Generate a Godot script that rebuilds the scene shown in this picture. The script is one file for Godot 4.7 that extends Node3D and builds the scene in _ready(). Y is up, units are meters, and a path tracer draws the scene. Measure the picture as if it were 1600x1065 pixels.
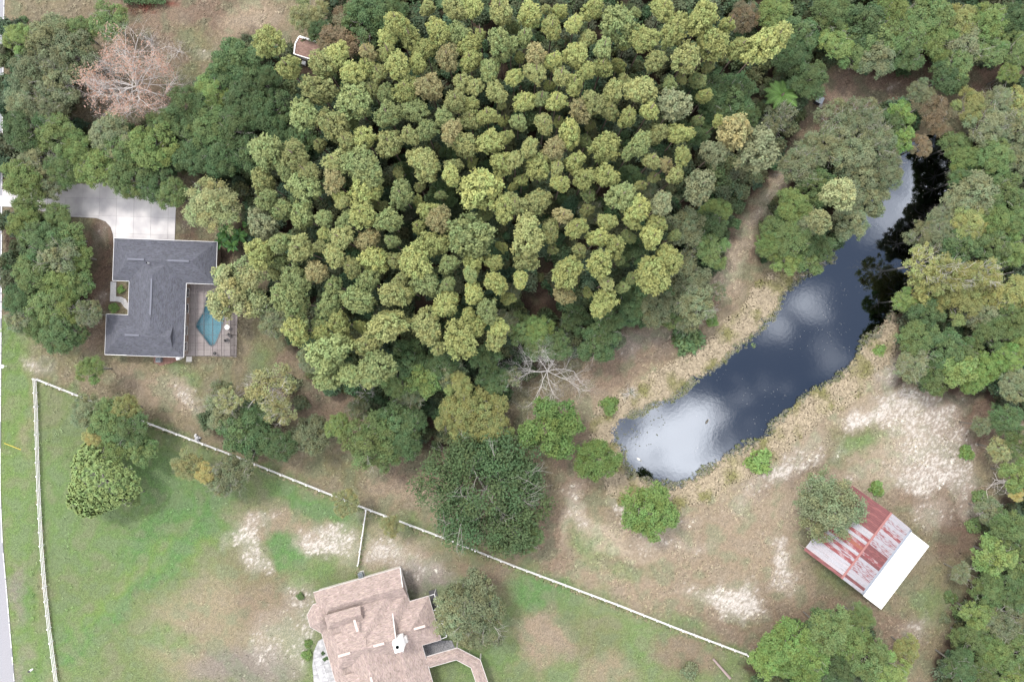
extends Node3D
# A farmstead seen straight down from a drone at 122 m: pine grove, pond, two houses, a rusty barn.

const S := 0.113          # metres on the ground per pixel of the 1600-pixel photograph
const HIGH := 122.0       # camera height
const POND_LEVEL := -0.5

var rng := RandomNumberGenerator.new()
var noise_a := FastNoiseLite.new()
var noise_b := FastNoiseLite.new()
var noise_c := FastNoiseLite.new()
var used_names := {}
var mats := {}
var shapes := {}
var waiting := []         # trees whose labels are worked out once all are known

# ---------------------------------------------------------------- mesh builder
class MB:
	var v := PackedVector3Array()
	var n := PackedVector3Array()
	var c := PackedColorArray()
	var t := PackedVector2Array()
	var ix := PackedInt32Array()

	func quad(p0: Vector3, p1: Vector3, p2: Vector3, p3: Vector3, out: Vector3, col := Color.WHITE, u0 := Vector2.ZERO, u1 := Vector2(1, 0), u2 := Vector2.ONE, u3 := Vector2(0, 1)) -> void:
		var g := (p2 - p0).cross(p1 - p0)
		var k := v.size()
		v.append_array([p0, p1, p2, p3])
		t.append_array([u0, u1, u2, u3])
		n.append_array([out, out, out, out])
		c.append_array([col, col, col, col])
		if g.dot(out) >= 0.0:
			ix.append_array([k, k + 1, k + 2, k, k + 2, k + 3])
		else:
			ix.append_array([k, k + 2, k + 1, k, k + 3, k + 2])

	func face(p: Array, hint: Vector3, col := Color.WHITE, uv := []) -> void:
		var g: Vector3 = (p[2] - p[0]).cross(p[1] - p[0]).normalized()
		var flip := g.dot(hint) < 0.0
		var out := -g if flip else g
		var k := v.size()
		for i in p.size():
			v.append(p[i])
			n.append(out)
			c.append(col)
			t.append(uv[i] if uv.size() > i else Vector2(p[i].x, p[i].z))
		for i in range(1, p.size() - 1):
			if flip:
				ix.append_array([k, k + i + 1, k + i])
			else:
				ix.append_array([k, k + i, k + i + 1])

	func box(lo: Vector3, hi: Vector3, col := Color.WHITE) -> void:
		var m := (lo + hi) * 0.5
		bar(Transform3D(Basis(), m), hi - lo, col)

	func bar(x: Transform3D, size: Vector3, col := Color.WHITE) -> void:
		var h := size * 0.5
		for a in 3:
			for s in [-1.0, 1.0]:
				var d := Vector3.ZERO
				d[a] = s
				var e := Vector3.ZERO
				e[(a + 1) % 3] = 1.0
				var f := Vector3.ZERO
				f[(a + 2) % 3] = 1.0
				var ctr := d * h
				e *= h
				f *= h
				quad(x * (ctr - e - f), x * (ctr + e - f), x * (ctr + e + f), x * (ctr - e + f), x.basis * d, col)

	func tube(a: Vector3, b: Vector3, ra: float, rb: float, sides := 5, col := Color.WHITE, lid := false) -> void:
		var d := (b - a).normalized()
		var e := d.cross(Vector3(0.31, 0.2, 0.93)).normalized()
		var f := d.cross(e)
		var k := v.size()
		for i in sides:
			var w := TAU * i / sides
			var o := e * cos(w) + f * sin(w)
			v.append(a + o * ra)
			v.append(b + o * rb)
			n.append(o)
			n.append(o)
			c.append(col)
			c.append(col)
			t.append(Vector2(float(i) / sides, 0))
			t.append(Vector2(float(i) / sides, 1))
		for i in sides:
			var p := k + i * 2
			var q := k + ((i + 1) % sides) * 2
			ix.append_array([p, p + 1, q, q, p + 1, q + 1])
		if lid:
			var k2 := v.size()
			for i in sides:
				v.append(v[k + i * 2 + 1])
				n.append(d)
				c.append(col)
				t.append(Vector2.ZERO)
			for i in range(1, sides - 1):
				ix.append_array([k2, k2 + i, k2 + i + 1])

	func done() -> ArrayMesh:
		var arr := []
		arr.resize(Mesh.ARRAY_MAX)
		arr[Mesh.ARRAY_VERTEX] = v
		arr[Mesh.ARRAY_NORMAL] = n
		arr[Mesh.ARRAY_COLOR] = c
		arr[Mesh.ARRAY_TEX_UV] = t
		arr[Mesh.ARRAY_INDEX] = ix
		var m := ArrayMesh.new()
		m.add_surface_from_arrays(Mesh.PRIMITIVE_TRIANGLES, arr)
		return m

# ---------------------------------------------------------------- small helpers
func at(px: float, py: float, h := 0.0) -> Vector3:
	var k := S * (HIGH - h) / HIGH
	return Vector3((px - 800.0) * k, h, (py - 532.5) * k)

func flat2(p: Array, h := 0.0) -> PackedVector2Array:
	var r := PackedVector2Array()
	for q in p:
		var w := at(q.x, q.y, h)
		r.append(Vector2(w.x, w.z))
	return r

func lin(r: float, g: float, b: float) -> Color:     # a linear base colour
	return Color(r, g, b).linear_to_srgb()

func numbered(called: String) -> String:
	var k: int = used_names.get(called, 0)
	used_names[called] = k + 1
	return called if k == 0 else "%s_%03d" % [called, k]

func tag(o: Node, label: String, category: String, group := "", kind := "") -> void:
	if label:
		o.set_meta("label", label)
	if category:
		o.set_meta("category", category)
	if group:
		o.set_meta("group", group)
	if kind:
		o.set_meta("kind", kind)

func thing(called: String, label: String, category: String, where := Vector3.ZERO, turn := 0.0, group := "") -> Node3D:
	var o := Node3D.new()
	o.name = numbered(called)
	add_child(o, true)
	o.position = where
	o.rotation.y = turn
	tag(o, label, category, group)
	return o

func put(called: String, m: Mesh, mat: Material, parent: Node = self) -> MeshInstance3D:
	var o := MeshInstance3D.new()
	o.name = numbered(called) if parent == self else called
	o.mesh = m
	o.material_override = mat
	parent.add_child(o, true)
	return o

func struct(called: String, m: Mesh, mat: Material) -> MeshInstance3D:
	var o := put(called, m, mat)
	o.set_meta("kind", "structure")
	return o

func paint(key: String, col: Color, rough := 0.85, spec := 0.5) -> StandardMaterial3D:
	if not mats.has(key):
		var m := StandardMaterial3D.new()
		m.resource_name = key
		m.albedo_color = col
		m.roughness = rough
		m.metallic_specular = spec
		m.vertex_color_use_as_albedo = true
		mats[key] = m
	return mats[key]

func noise_tex(seed_: int, freq: float, lo: Color, hi: Color, size := 512, octaves := 4) -> NoiseTexture2D:
	var f := FastNoiseLite.new()
	f.seed = seed_
	f.frequency = freq
	f.fractal_octaves = octaves
	var t := NoiseTexture2D.new()
	t.width = size
	t.height = size
	t.seamless = true
	t.noise = f
	var g := Gradient.new()
	g.set_color(0, lo)
	g.set_color(1, hi)
	t.color_ramp = g
	return t

func worn(key: String, col: Color, tex: Texture2D, scale: float, rough := 0.9, world := true) -> StandardMaterial3D:
	var m := paint(key, col, rough)
	m.albedo_texture = tex
	m.uv1_triplanar = true
	m.uv1_world_triplanar = world
	m.uv1_scale = Vector3.ONE * scale
	return m

func leafy(key: String, col: Color) -> StandardMaterial3D:
	var m := paint(key, col, 0.75, 0.35)
	m.backlight_enabled = true
	m.backlight = Color(0.5, 0.5, 0.42)
	return m

func slab(mb: MB, poly: PackedVector2Array, top: float, bottom: float, col := Color.WHITE) -> void:
	var tri := Geometry2D.triangulate_polygon(poly)
	for i in range(0, tri.size(), 3):
		var a := poly[tri[i]]
		var b := poly[tri[i + 1]]
		var c := poly[tri[i + 2]]
		mb.face([Vector3(a.x, top, a.y), Vector3(b.x, top, b.y), Vector3(c.x, top, c.y)], Vector3.UP, col)
	var cw := Geometry2D.is_polygon_clockwise(poly)
	for i in poly.size():
		var a := poly[i]
		var b := poly[(i + 1) % poly.size()]
		var o := Vector3(b.y - a.y, 0, a.x - b.x) * (-1.0 if cw else 1.0)
		if o.length() > 0.0001:
			mb.face([Vector3(a.x, top, a.y), Vector3(b.x, top, b.y), Vector3(b.x, bottom, b.y), Vector3(a.x, bottom, a.y)], o, col)

func rnd(a: float, b: float) -> float:
	return rng.randf_range(a, b)

func ball() -> Vector3:
	var y := rnd(-1, 1)
	var w := rnd(0, TAU)
	var r := sqrt(1.0 - y * y)
	return Vector3(r * cos(w), y, r * sin(w))

# ---------------------------------------------------------------- the place: outlines in photo pixels
var pond_px := [Vector2(964, 688), Vector2(968, 664), Vector2(985, 652), Vector2(1008, 645), Vector2(1030, 630), Vector2(1070, 603), Vector2(1104, 590), Vector2(1128, 570), Vector2(1150, 548),
	Vector2(1183, 520), Vector2(1205, 498), Vector2(1222, 466), Vector2(1250, 440), Vector2(1290, 415), Vector2(1306, 385), Vector2(1325, 352), Vector2(1350, 335), Vector2(1372, 305), Vector2(1392, 275),
	Vector2(1410, 250), Vector2(1432, 226), Vector2(1462, 222), Vector2(1486, 250), Vector2(1484, 290), Vector2(1470, 320), Vector2(1446, 350), Vector2(1440, 392), Vector2(1424, 420), Vector2(1412, 450),
	Vector2(1394, 484), Vector2(1372, 512), Vector2(1350, 538), Vector2(1328, 560), Vector2(1306, 586), Vector2(1262, 614), Vector2(1216, 652), Vector2(1182, 686), Vector2(1152, 702), Vector2(1118, 716),
	Vector2(1090, 738), Vector2(1052, 754), Vector2(1018, 756), Vector2(992, 744), Vector2(976, 722)]
var pool_px := [Vector2(326, 456), Vector2(322, 466), Vector2(320, 476), Vector2(317.5, 487), Vector2(311.5, 497), Vector2(306, 506), Vector2(306, 511), Vector2(319, 528), Vector2(327, 539), Vector2(331, 541), Vector2(336, 538),
	Vector2(341, 528), Vector2(347, 512), Vector2(350, 500), Vector2(352, 480), Vector2(346, 464), Vector2(336, 456)]
var forest_px := [
	[Vector2(395, 50), Vector2(450, 90), Vector2(500, 60), Vector2(520, -30), Vector2(1660, -40), Vector2(1660, 105), Vector2(1480, 96), Vector2(1400, 112), Vector2(1290, 105), Vector2(1262, 150), Vector2(1238, 180), Vector2(1219, 240), Vector2(1163, 310), Vector2(1128, 395), Vector2(1090, 468), Vector2(1000, 505), Vector2(930, 555), Vector2(880, 545), Vector2(800, 600), Vector2(760, 690), Vector2(640, 690), Vector2(560, 610), Vector2(490, 600), Vector2(470, 540), Vector2(428, 500), Vector2(430, 400), Vector2(392, 375), Vector2(372, 320), Vector2(300, 270), Vector2(110, 278), Vector2(-30, 280), Vector2(-30, 210), Vector2(300, 190), Vector2(345, 90)],
	[Vector2(18, 40), Vector2(120, 45), Vector2(120, 190), Vector2(18, 200)],
	[Vector2(15, 330), Vector2(118, 352), Vector2(128, 480), Vector2(100, 530), Vector2(50, 500), Vector2(18, 480)],
	[Vector2(1285, 215), Vector2(1400, 165), Vector2(1432, 215), Vector2(1395, 260), Vector2(1330, 345), Vector2(1296, 420), Vector2(1205, 415), Vector2(1176, 388), Vector2(1195, 340), Vector2(1255, 255)],
	[Vector2(1500, 240), Vector2(1560, 135), Vector2(1670, 120), Vector2(1670, 700), Vector2(1560, 630), Vector2(1408, 590), Vector2(1400, 500), Vector2(1440, 420), Vector2(1490, 320)],
	[Vector2(1670, 700), Vector2(1562, 790), Vector2(1530, 900), Vector2(1470, 1010), Vector2(1440, 1110), Vector2(1670, 1110)],
	[Vector2(1160, 1110), Vector2(1190, 1015), Vector2(1280, 965), Vector2(1350, 980), Vector2(1410, 1110)],
	[Vector2(320, 640), Vector2(400, 640), Vector2(445, 700), Vector2(340, 680)],
]

# ---------------------------------------------------------------- ground
const GX := 130
const GZ := 90
const CELL := 1.6
var col_grid: Array[Vector3] = []
var sand_grid := PackedFloat32Array()
var wood_grid := PackedFloat32Array()
var pond_grid := PackedFloat32Array()
var pond_poly: PackedVector2Array
var pool_poly: PackedVector2Array
var woods: Array = []

func target(r: int, g: int, b: int) -> Vector3:   # from how a lit level surface looks to its base colour
	var c := Color8(r, g, b).srgb_to_linear()
	return Vector3(c.r, c.g, c.b) / 1.95

func ring_distance(p: Vector2, poly: PackedVector2Array) -> float:
	var best := 1e9
	for i in poly.size():
		var q := Geometry2D.get_closest_point_to_segment(p, poly[i], poly[(i + 1) % poly.size()])
		best = minf(best, p.distance_squared_to(q))
	best = sqrt(best)
	return -best if Geometry2D.is_point_in_polygon(p, poly) else best

func fence_side(px: float, py: float) -> float:      # above 0 south of the long fence, in pixels
	return py - (593.0 + (px - 53.0) * (0.3735 if px < 571.0 else 0.386) - (0.0 if px < 571.0 else 6.5))

func lay_ground() -> void:
	var drygrass := target(166, 154, 128)
	var olive := target(154, 149, 116)
	var green := target(134, 162, 104)
	var deep := target(120, 160, 100)
	var verge := target(136, 162, 98)
	var tan := target(186, 168, 146)
	var brown := target(166, 146, 128)
	var red := target(142, 120, 106)
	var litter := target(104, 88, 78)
	var straw := target(220, 202, 172)
	var pale := target(196, 182, 160)
	var trackc := target(208, 192, 170)
	var grey := target(170, 160, 152)
	# [colour, x, y, rx, ry, degrees, strength], later ones lie over earlier ones
	var blobs := [
		[brown, 300, 40, 170, 80, 15, 0.8], [red, 330, 15, 60, 40, 0, 0.4], [olive, 320, 70, 60, 30, 20, 0.7], [olive, 285, 120, 40, 22, 0, 0.9], [tan, 390, 35, 50, 30, 0, 0.7], [brown, 210, 150, 80, 50, 0, 0.7],
		[target(150, 96, 84), 228, 8, 42, 12, 0, 1.0],
		[red, 155, 430, 34, 110, 3, 1.0], [brown, 140, 530, 60, 30, 0, 0.7], [olive, 118, 560, 60, 25, 10, 0.7], [olive, 300, 590, 90, 30, 12, 0.8], [green, 280, 585, 30, 14, 20, 0.5],
		[tan, 250, 610, 80, 26, 20, 0.8], [pale, 290, 620, 22, 10, 20, 0.6], [olive, 430, 540, 40, 50, 0, 0.9], [green, 410, 560, 26, 30, 0, 0.4], [brown, 455, 560, 20, 26, 0, 0.7], [red, 290, 345, 26, 30, 0, 0.9], [red, 378, 400, 26, 20, 0, 0.9],
		[brown, 520, 640, 80, 40, 20, 1.0], [tan, 500, 615, 30, 20, 0, 0.6], [tan, 650, 750, 110, 40, 22, 0.9], [brown, 660, 735, 60, 26, 0, 0.8], [olive, 530, 735, 50, 20, 20, 0.8],
		[green, 150, 800, 150, 120, 0, 0.8], [deep, 260, 830, 90, 30, -40, 0.9], [green, 110, 990, 60, 60, 0, 0.7], [deep, 175, 955, 130, 17, -40, 1.2], [target(140, 167, 98), 215, 900, 150, 17, -44, 0.7], [deep, 285, 850, 120, 15, -47, 1.0], [target(140, 167, 98), 320, 850, 60, 12, -50, 0.6], [deep, 240, 750, 60, 40, 0, 0.6], [deep, 350, 800, 60, 30, 20, 0.4], [deep, 500, 790, 90, 20, 21, 0.7],
		[tan, 345, 985, 120, 90, -20, 0.6], [brown, 430, 925, 70, 66, 0, 0.55], [grey, 380, 1045, 90, 36, 0, 0.7], [tan, 440, 820, 90, 30, 15, 0.7], [olive, 400, 880, 50, 40, 0, 0.5], [deep, 450, 862, 36, 26, 30, 0.9], [green, 490, 905, 40, 20, -20, 0.7], [green, 260, 990, 40, 20, 0, 0.6],
		[pale, 620, 870, 90, 36, 10, 0.8], [grey, 660, 905, 50, 26, 0, 0.9], [brown, 690, 870, 40, 30, 20, 0.5], [tan, 600, 830, 60, 20, 20, 0.4], [brown, 770, 900, 70, 30, 15, 0.7],
		[deep, 900, 945, 110, 36, 22, 1.0], [green, 1000, 985, 120, 40, 18, 0.9], [olive, 900, 1000, 90, 60, 0, 0.5], [tan, 850, 1005, 44, 50, 0, 0.9], [tan, 930, 1050, 60, 30, 0, 0.6], [green, 880, 1050, 36, 36, 0, 0.6], [green, 760, 1035, 44, 30, 0, 0.7], [brown, 1080, 1020, 60, 30, 20, 0.7],
		[tan, 1010, 880, 170, 80, 15, 0.8], [green, 935, 850, 60, 32, 30, 0.55], [green, 980, 890, 44, 20, 10, 0.45], [olive, 1120, 870, 90, 60, 0, 0.5], [brown, 860, 840, 40, 60, 0, 0.7], [brown, 905, 770, 9, 60, -6, 0.9], [trackc, 884, 770, 12, 80, -4, 1.0], [trackc, 905, 802, 60, 12, 56, 1.0], [trackc, 955, 843, 50, 12, 30, 1.0], [brown, 975, 880, 50, 9, 20, 0.6], [trackc, 1010, 868, 70, 14, 10, 0.9], [trackc, 1080, 870, 50, 12, -14, 0.8], [trackc, 1165, 795, 90, 12, -34, 1.0], [brown, 1180, 812, 80, 9, -34, 0.8], [trackc, 1195, 825, 80, 10, -36, 0.8], [trackc, 905, 640, 12, 60, 14, 0.8], [brown, 926, 640, 8, 50, 16, 0.7], [pale, 930, 590, 60, 14, -48, 0.7], [pale, 1000, 545, 60, 14, -35, 0.6], [brown, 1160, 990, 80, 20, 24, 0.7],
		[brown, 900, 690, 34, 110, 8, 1.0], [tan, 950, 600, 70, 40, -35, 0.9], [brown, 985, 560, 90, 40, -30, 0.9], [grey, 1000, 535, 50, 26, -30, 0.5], [brown, 1110, 470, 60, 34, -55, 1.0], [brown, 1165, 370, 26, 60, 25, 1.0], [brown, 1200, 300, 22, 60, 35, 1.0], [brown, 1240, 250, 24, 40, 30, 1.0], [tan, 1130, 440, 30, 40, -55, 0.6], [trackc, 1142, 405, 14, 60, 28, 0.9], [trackc, 1185, 325, 12, 55, 38, 0.9], [trackc, 1222, 275, 12, 40, 25, 0.8],
		[brown, 1280, 180, 50, 40, -20, 1.0], [target(164, 142, 128), 1345, 138, 70, 32, -8, 1.0], [tan, 1350, 150, 40, 16, 0, 0.5], [red, 1420, 118, 44, 20, -10, 0.8], [red, 1560, 122, 60, 30, 0, 0.8],
		[pale, 1300, 720, 190, 110, -25, 0.8], [tan, 1130, 850, 150, 80, 0, 0.7], [tan, 1300, 690, 160, 80, -30, 0.5], [olive, 1330, 690, 50, 26, -25, 0.8], [green, 1350, 695, 34, 18, -20, 0.6], [green, 1280, 725, 40, 12, -30, 0.4], [brown, 1240, 740, 80, 20, -30, 0.7],
		[brown, 1510, 650, 70, 60, 10, 0.9], [red, 1540, 660, 40, 44, 0, 0.7], [brown, 1500, 790, 50, 60, 0, 1.0], [red, 1490, 850, 40, 60, 0, 0.7], [brown, 1440, 760, 60, 40, 0, 0.8], [olive, 1480, 900, 50, 40, 0, 0.6], [green, 1450, 945, 40, 36, 0, 0.5], [brown, 1390, 985, 50, 40, 0, 0.9],
		[brown, 1260, 940, 80, 60, 0, 0.7], [tan, 1230, 890, 50, 60, -20, 0.8], [green, 1310, 905, 40, 30, 30, 0.5], [olive, 1290, 880, 40, 30, 30, 0.6], [brown, 1400, 540, 30, 40, 20, 0.9], [grey, 1385, 575, 30, 30, 0, 0.6],
		[green, 1190, 470, 30, 20, -40, 0.7], [olive, 1160, 520, 30, 16, -45, 0.6],
		[red, 843, 470, 36, 30, 40, 1.0],
	]
	var sands := [[385, 832, 28, 24, 0, 0.9], [400, 872, 24, 18, 30, 0.8], [352, 855, 14, 20, 0, 0.5], [510, 846, 44, 26, 0, 0.95], [600, 858, 36, 24, 20, 0.95], [650, 890, 50, 20, 10, 0.6], [470, 950, 30, 40, 0, 0.55], [420, 1000, 40, 50, 0, 0.5], [570, 800, 20, 12, 0, 0.4], [400, 800, 24, 10, 0, 0.6],
		[1218, 742, 30, 18, -35, 1.2], [1250, 715, 50, 18, -30, 0.7], [1365, 645, 44, 17, -22, 1.15], [1410, 630, 60, 26, 0, 0.9], [1430, 670, 70, 34, 15, 0.75], [1470, 640, 40, 30, 0, 0.8], [1450, 710, 60, 36, 0, 0.75], [1430, 748, 50, 18, 10, 1.0], [1480, 740, 40, 30, 0, 0.85], [1505, 760, 26, 30, 0, 0.6],
		[1380, 580, 20, 16, 0, 0.7], [1150, 940, 50, 26, 8, 1.15], [1213, 872, 14, 46, -15, 0.95], [1225, 905, 22, 20, 0, 0.8], [975, 800, 9, 22, 0, 0.9], [1060, 845, 60, 14, 0, 0.5], [1040, 820, 50, 12, -10, 0.5], [1500, 690, 30, 40, 0, 0.6], [1085, 925, 30, 14, 0, 0.4], [1180, 770, 50, 12, -35, 0.5],
		[900, 800, 16, 50, -30, 0.5], [1320, 700, 20, 12, 0, 0.5], [1530, 800, 30, 14, 0, 0.6], [275, 600, 20, 8, 10, 0.5], [290, 622, 26, 10, 25, 0.6], [62, 566, 24, 12, 30, 0.7], [330, 78, 26, 8, 0, 0.5], [300, 350, 30, 6, 0, 0.4], [160, 365, 14, 30, 20, 0.4], [158, 462, 12, 16, 0, 0.5],
		[1195, 310, 6, 50, 35, 0.5], [985, 545, 20, 20, 0, 0.3], [470, 1010, 16, 40, -5, 0.7], [1395, 140, 14, 6, -30, 0.5], [1430, 975, 26, 14, 0, 0.5], [1455, 800, 26, 30, 0, 0.5], [1340, 740, 30, 8, -20, 0.5]]
	for j in GZ:
		for i in GX:
			var x := (i - GX / 2) * CELL
			var z := (j - GZ / 2) * CELL
			var px := x / S + 800.0
			var py := z / S + 532.5
			var c := drygrass
			var south := fence_side(px, py)
			if south > 0.0 and px > 50.0:
				c = green.lerp(olive, 0.35)
			if px < 52.0 + maxf(0.0, py - 800.0) * 0.12 and py > 500.0:
				c = verge
				var mid := 20.0 + maxf(0.0, py - 850.0) * 0.09
				c = c.lerp(deep, clampf(1.0 - absf(px - mid - 8.0) / 9.0, 0, 1) * 0.7)
				c = c.lerp(grey, clampf(1.0 - absf(px - mid + 6.0 - maxf(0, py - 950) * 0.02) / 7.0, 0, 1) * clampf((py - 800.0) / 80.0, 0, 1) * 0.95)
				c = c.lerp(tan, clampf((px - 44.0 - maxf(0.0, py - 800.0) * 0.1) / 8.0, 0, 1) * 0.6)
			for b in blobs:
				var w := weight(px, py, b, 1)
				if w > 0.0:
					c = c.lerp(b[0], clampf(w * b[6] * 1.3, 0, 1))
			var sand := 0.0
			for b in sands:
				sand = maxf(sand, weight(px, py, b, 0) * b[5])
			var p := Vector2(x, z)
			var d := ring_distance(p, pond_poly) if px > 850 and py > 120 and py < 860 else 60.0
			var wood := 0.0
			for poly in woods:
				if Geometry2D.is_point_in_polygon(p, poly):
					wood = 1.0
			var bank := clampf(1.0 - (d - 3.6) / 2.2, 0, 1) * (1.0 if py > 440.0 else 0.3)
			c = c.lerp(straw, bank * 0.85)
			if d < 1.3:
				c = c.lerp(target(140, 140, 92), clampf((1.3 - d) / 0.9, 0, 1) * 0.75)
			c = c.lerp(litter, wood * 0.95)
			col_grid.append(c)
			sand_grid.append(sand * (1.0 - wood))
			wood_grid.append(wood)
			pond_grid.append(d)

func weight(px: float, py: float, b: Array, k: int) -> float:
	var dx: float = px - b[k]
	var dy: float = py - b[k + 1]
	var reach: float = maxf(b[k + 2], b[k + 3]) * 1.3
	if absf(dx) > reach or absf(dy) > reach:
		return 0.0
	var w: float = deg_to_rad(b[k + 4])
	var u: float = (dx * cos(w) + dy * sin(w)) / b[k + 2]
	var v: float = (-dx * sin(w) + dy * cos(w)) / b[k + 3]
	var q := sqrt(u * u + v * v)
	return 1.0 - smoothstep(0.55, 1.25, q)

func spot(x: float, z: float) -> Array:         # [cell, weights] for reading the grids
	var fx := clampf(x / CELL + GX / 2, 0.0, GX - 1.001)
	var fz := clampf(z / CELL + GZ / 2, 0.0, GZ - 1.001)
	var i := int(fx)
	var j := int(fz)
	return [j * GX + i, fx - i, fz - j]

func read(grid: PackedFloat32Array, s: Array) -> float:
	var k: int = s[0]
	return lerpf(lerpf(grid[k], grid[k + 1], s[1]), lerpf(grid[k + GX], grid[k + GX + 1], s[1]), s[2])

func pond_distance(x: float, z: float) -> float:
	return read(pond_grid, spot(x, z)) + noise_b.get_noise_2d(x * 0.9, z * 0.9) * 1.1

func height(x: float, z: float) -> float:
	var d := pond_distance(x, z)
	var h := 0.0
	if d < 4.5:
		h = -0.62 * (1.0 - smoothstep(0.0, 4.5, d))
		if d < 0.0:
			h -= minf(1.6, -d * 0.35)
	if pool_box.has_point(Vector2(x, z)):
		return -1.9
	return h + noise_a.get_noise_2d(x, z) * 0.06 * smoothstep(0.0, 3.0, d)

var pool_box: Rect2

func ground_color(x: float, z: float) -> Vector3:
	var wx := noise_b.get_noise_2d(x * 0.6, z * 0.6) * 2.4 + noise_c.get_noise_2d(x * 1.2, z * 1.2) * 0.9
	var wz := noise_b.get_noise_2d(x * 0.6 + 300.0, z * 0.6) * 2.4 + noise_c.get_noise_2d(x * 1.2 + 70.0, z * 1.2) * 0.9
	var s := spot(x + wx, z + wz)
	var k: int = s[0]
	var c: Vector3 = col_grid[k].lerp(col_grid[k + 1], s[1]).lerp(col_grid[k + GX].lerp(col_grid[k + GX + 1], s[1]), s[2])
	var patch := noise_b.get_noise_2d(x * 1.4 + 51.0, z * 1.4 - 9.0)
	var fine := noise_c.get_noise_2d(x * 3.1, z * 3.1)
	c = c.lerp(Vector3(c.y * 1.12, c.y * 0.98, c.y * 0.8), clampf(patch * 0.9, 0, 0.42) * 0.85)
	c = c.lerp(Vector3(c.y * 0.8, c.y * 0.98, c.y * 0.62), clampf(-patch * 1.2, 0, 0.45))
	var lawn := smoothstep(-4.0, 10.0, fence_side(x / S + 800.0, z / S + 532.5)) * (1.0 if x < 40.0 else 0.0)
	c *= 1.0 + fine * (0.34 - 0.16 * lawn) + noise_a.get_noise_2d(x * 0.5, z * 0.5) * 0.12
	var sand := read(sand_grid, s)
	if sand > 0.02:
		var grit := noise_c.get_noise_2d(x * 7.0 + 40.0, z * 7.0)
		var q := smoothstep(0.44, 0.8, sand * 0.66 + fine * 0.55 + patch * 0.25 + grit * 0.4)
		c = c.lerp(Vector3(0.40, 0.36, 0.32), clampf(sand * 0.6, 0.0, 0.5))
		c = c.lerp(Vector3(0.50, 0.465, 0.43) * (0.95 + fine * 0.14), q * 0.95)
	return c

func build_ground() -> void:
	var xs := PackedFloat32Array()
	var zs := PackedFloat32Array()
	for k in 14:
		xs.append(-100.0 - 2500.0 * pow(0.62, k))
		zs.append(-68.0 - 2500.0 * pow(0.62, k))
	var x := -100.0
	while x < 100.01:
		xs.append(x)
		x += 0.3
	var z := -68.0
	while z < 68.01:
		zs.append(z)
		z += 0.3
	for k in range(13, -1, -1):
		xs.append(100.0 + 2500.0 * pow(0.62, k))
		zs.append(68.0 + 2500.0 * pow(0.62, k))
	var nx := xs.size()
	var nz := zs.size()
	var v := PackedVector3Array()
	var n := PackedVector3Array()
	var c := PackedColorArray()
	var t := PackedVector2Array()
	var ix := PackedInt32Array()
	v.resize(nx * nz)
	n.resize(nx * nz)
	c.resize(nx * nz)
	t.resize(nx * nz)
	ix.resize((nx - 1) * (nz - 1) * 6)
	var q := 0
	for j in nz:
		for i in nx:
			var k := j * nx + i
			var gx := xs[i]
			var gz := zs[j]
			var y := height(gx, gz)
			v[k] = Vector3(gx, y, gz)
			t[k] = Vector2(gx, gz)
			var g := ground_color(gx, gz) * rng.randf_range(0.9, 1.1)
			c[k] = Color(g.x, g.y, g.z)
			if i < nx - 1 and j < nz - 1:
				ix[q] = k
				ix[q + 1] = k + 1
				ix[q + 2] = k + nx
				ix[q + 3] = k + 1
				ix[q + 4] = k + nx + 1
				ix[q + 5] = k + nx
				q += 6
	for j in nz:
		for i in nx:
			var k := j * nx + i
			var a := v[j * nx + mini(i + 1, nx - 1)] - v[j * nx + maxi(i - 1, 0)]
			var b := v[mini(j + 1, nz - 1) * nx + i] - v[maxi(j - 1, 0) * nx + i]
			n[k] = b.cross(a).normalized()
	var arr := []
	arr.resize(Mesh.ARRAY_MAX)
	arr[Mesh.ARRAY_VERTEX] = v
	arr[Mesh.ARRAY_NORMAL] = n
	arr[Mesh.ARRAY_COLOR] = c
	arr[Mesh.ARRAY_TEX_UV] = t
	arr[Mesh.ARRAY_INDEX] = ix
	var m := ArrayMesh.new()
	m.add_surface_from_arrays(Mesh.PRIMITIVE_TRIANGLES, arr)
	var mat := worn("soil and turf", Color.WHITE, noise_tex(5, 0.035, Color(0.66, 0.66, 0.66), Color(1, 1, 1), 1024, 5), 1.0 / 11.0, 0.95)
	mat.metallic_specular = 0.2
	struct("ground", m, mat)

func build_water() -> void:
	var mb := MB.new()
	var lo := Vector2(1e9, 1e9)
	var hi := -lo
	for p in pond_poly:
		lo = lo.min(p)
		hi = hi.max(p)
	lo -= Vector2(3, 3)
	hi += Vector2(3, 3)
	mb.face([Vector3(lo.x, POND_LEVEL, lo.y), Vector3(hi.x, POND_LEVEL, lo.y), Vector3(hi.x, POND_LEVEL, hi.y), Vector3(lo.x, POND_LEVEL, hi.y)], Vector3.UP)
	var m := paint("pond water", lin(0.215, 0.232, 0.258), 0.05, 1.0)
	m.metallic = 1.0
	var f := FastNoiseLite.new()
	f.seed = 12
	f.frequency = 0.02
	f.fractal_octaves = 4
	var t := NoiseTexture2D.new()
	t.width = 512
	t.height = 512
	t.seamless = true
	t.as_normal_map = true
	t.bump_strength = 1.2
	t.noise = f
	m.normal_enabled = true
	m.normal_texture = t
	m.normal_scale = 0.05
	m.uv1_triplanar = true
	m.uv1_world_triplanar = true
	m.uv1_scale = Vector3.ONE / 9.0
	struct("pond_water", mb.done(), m)

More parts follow.
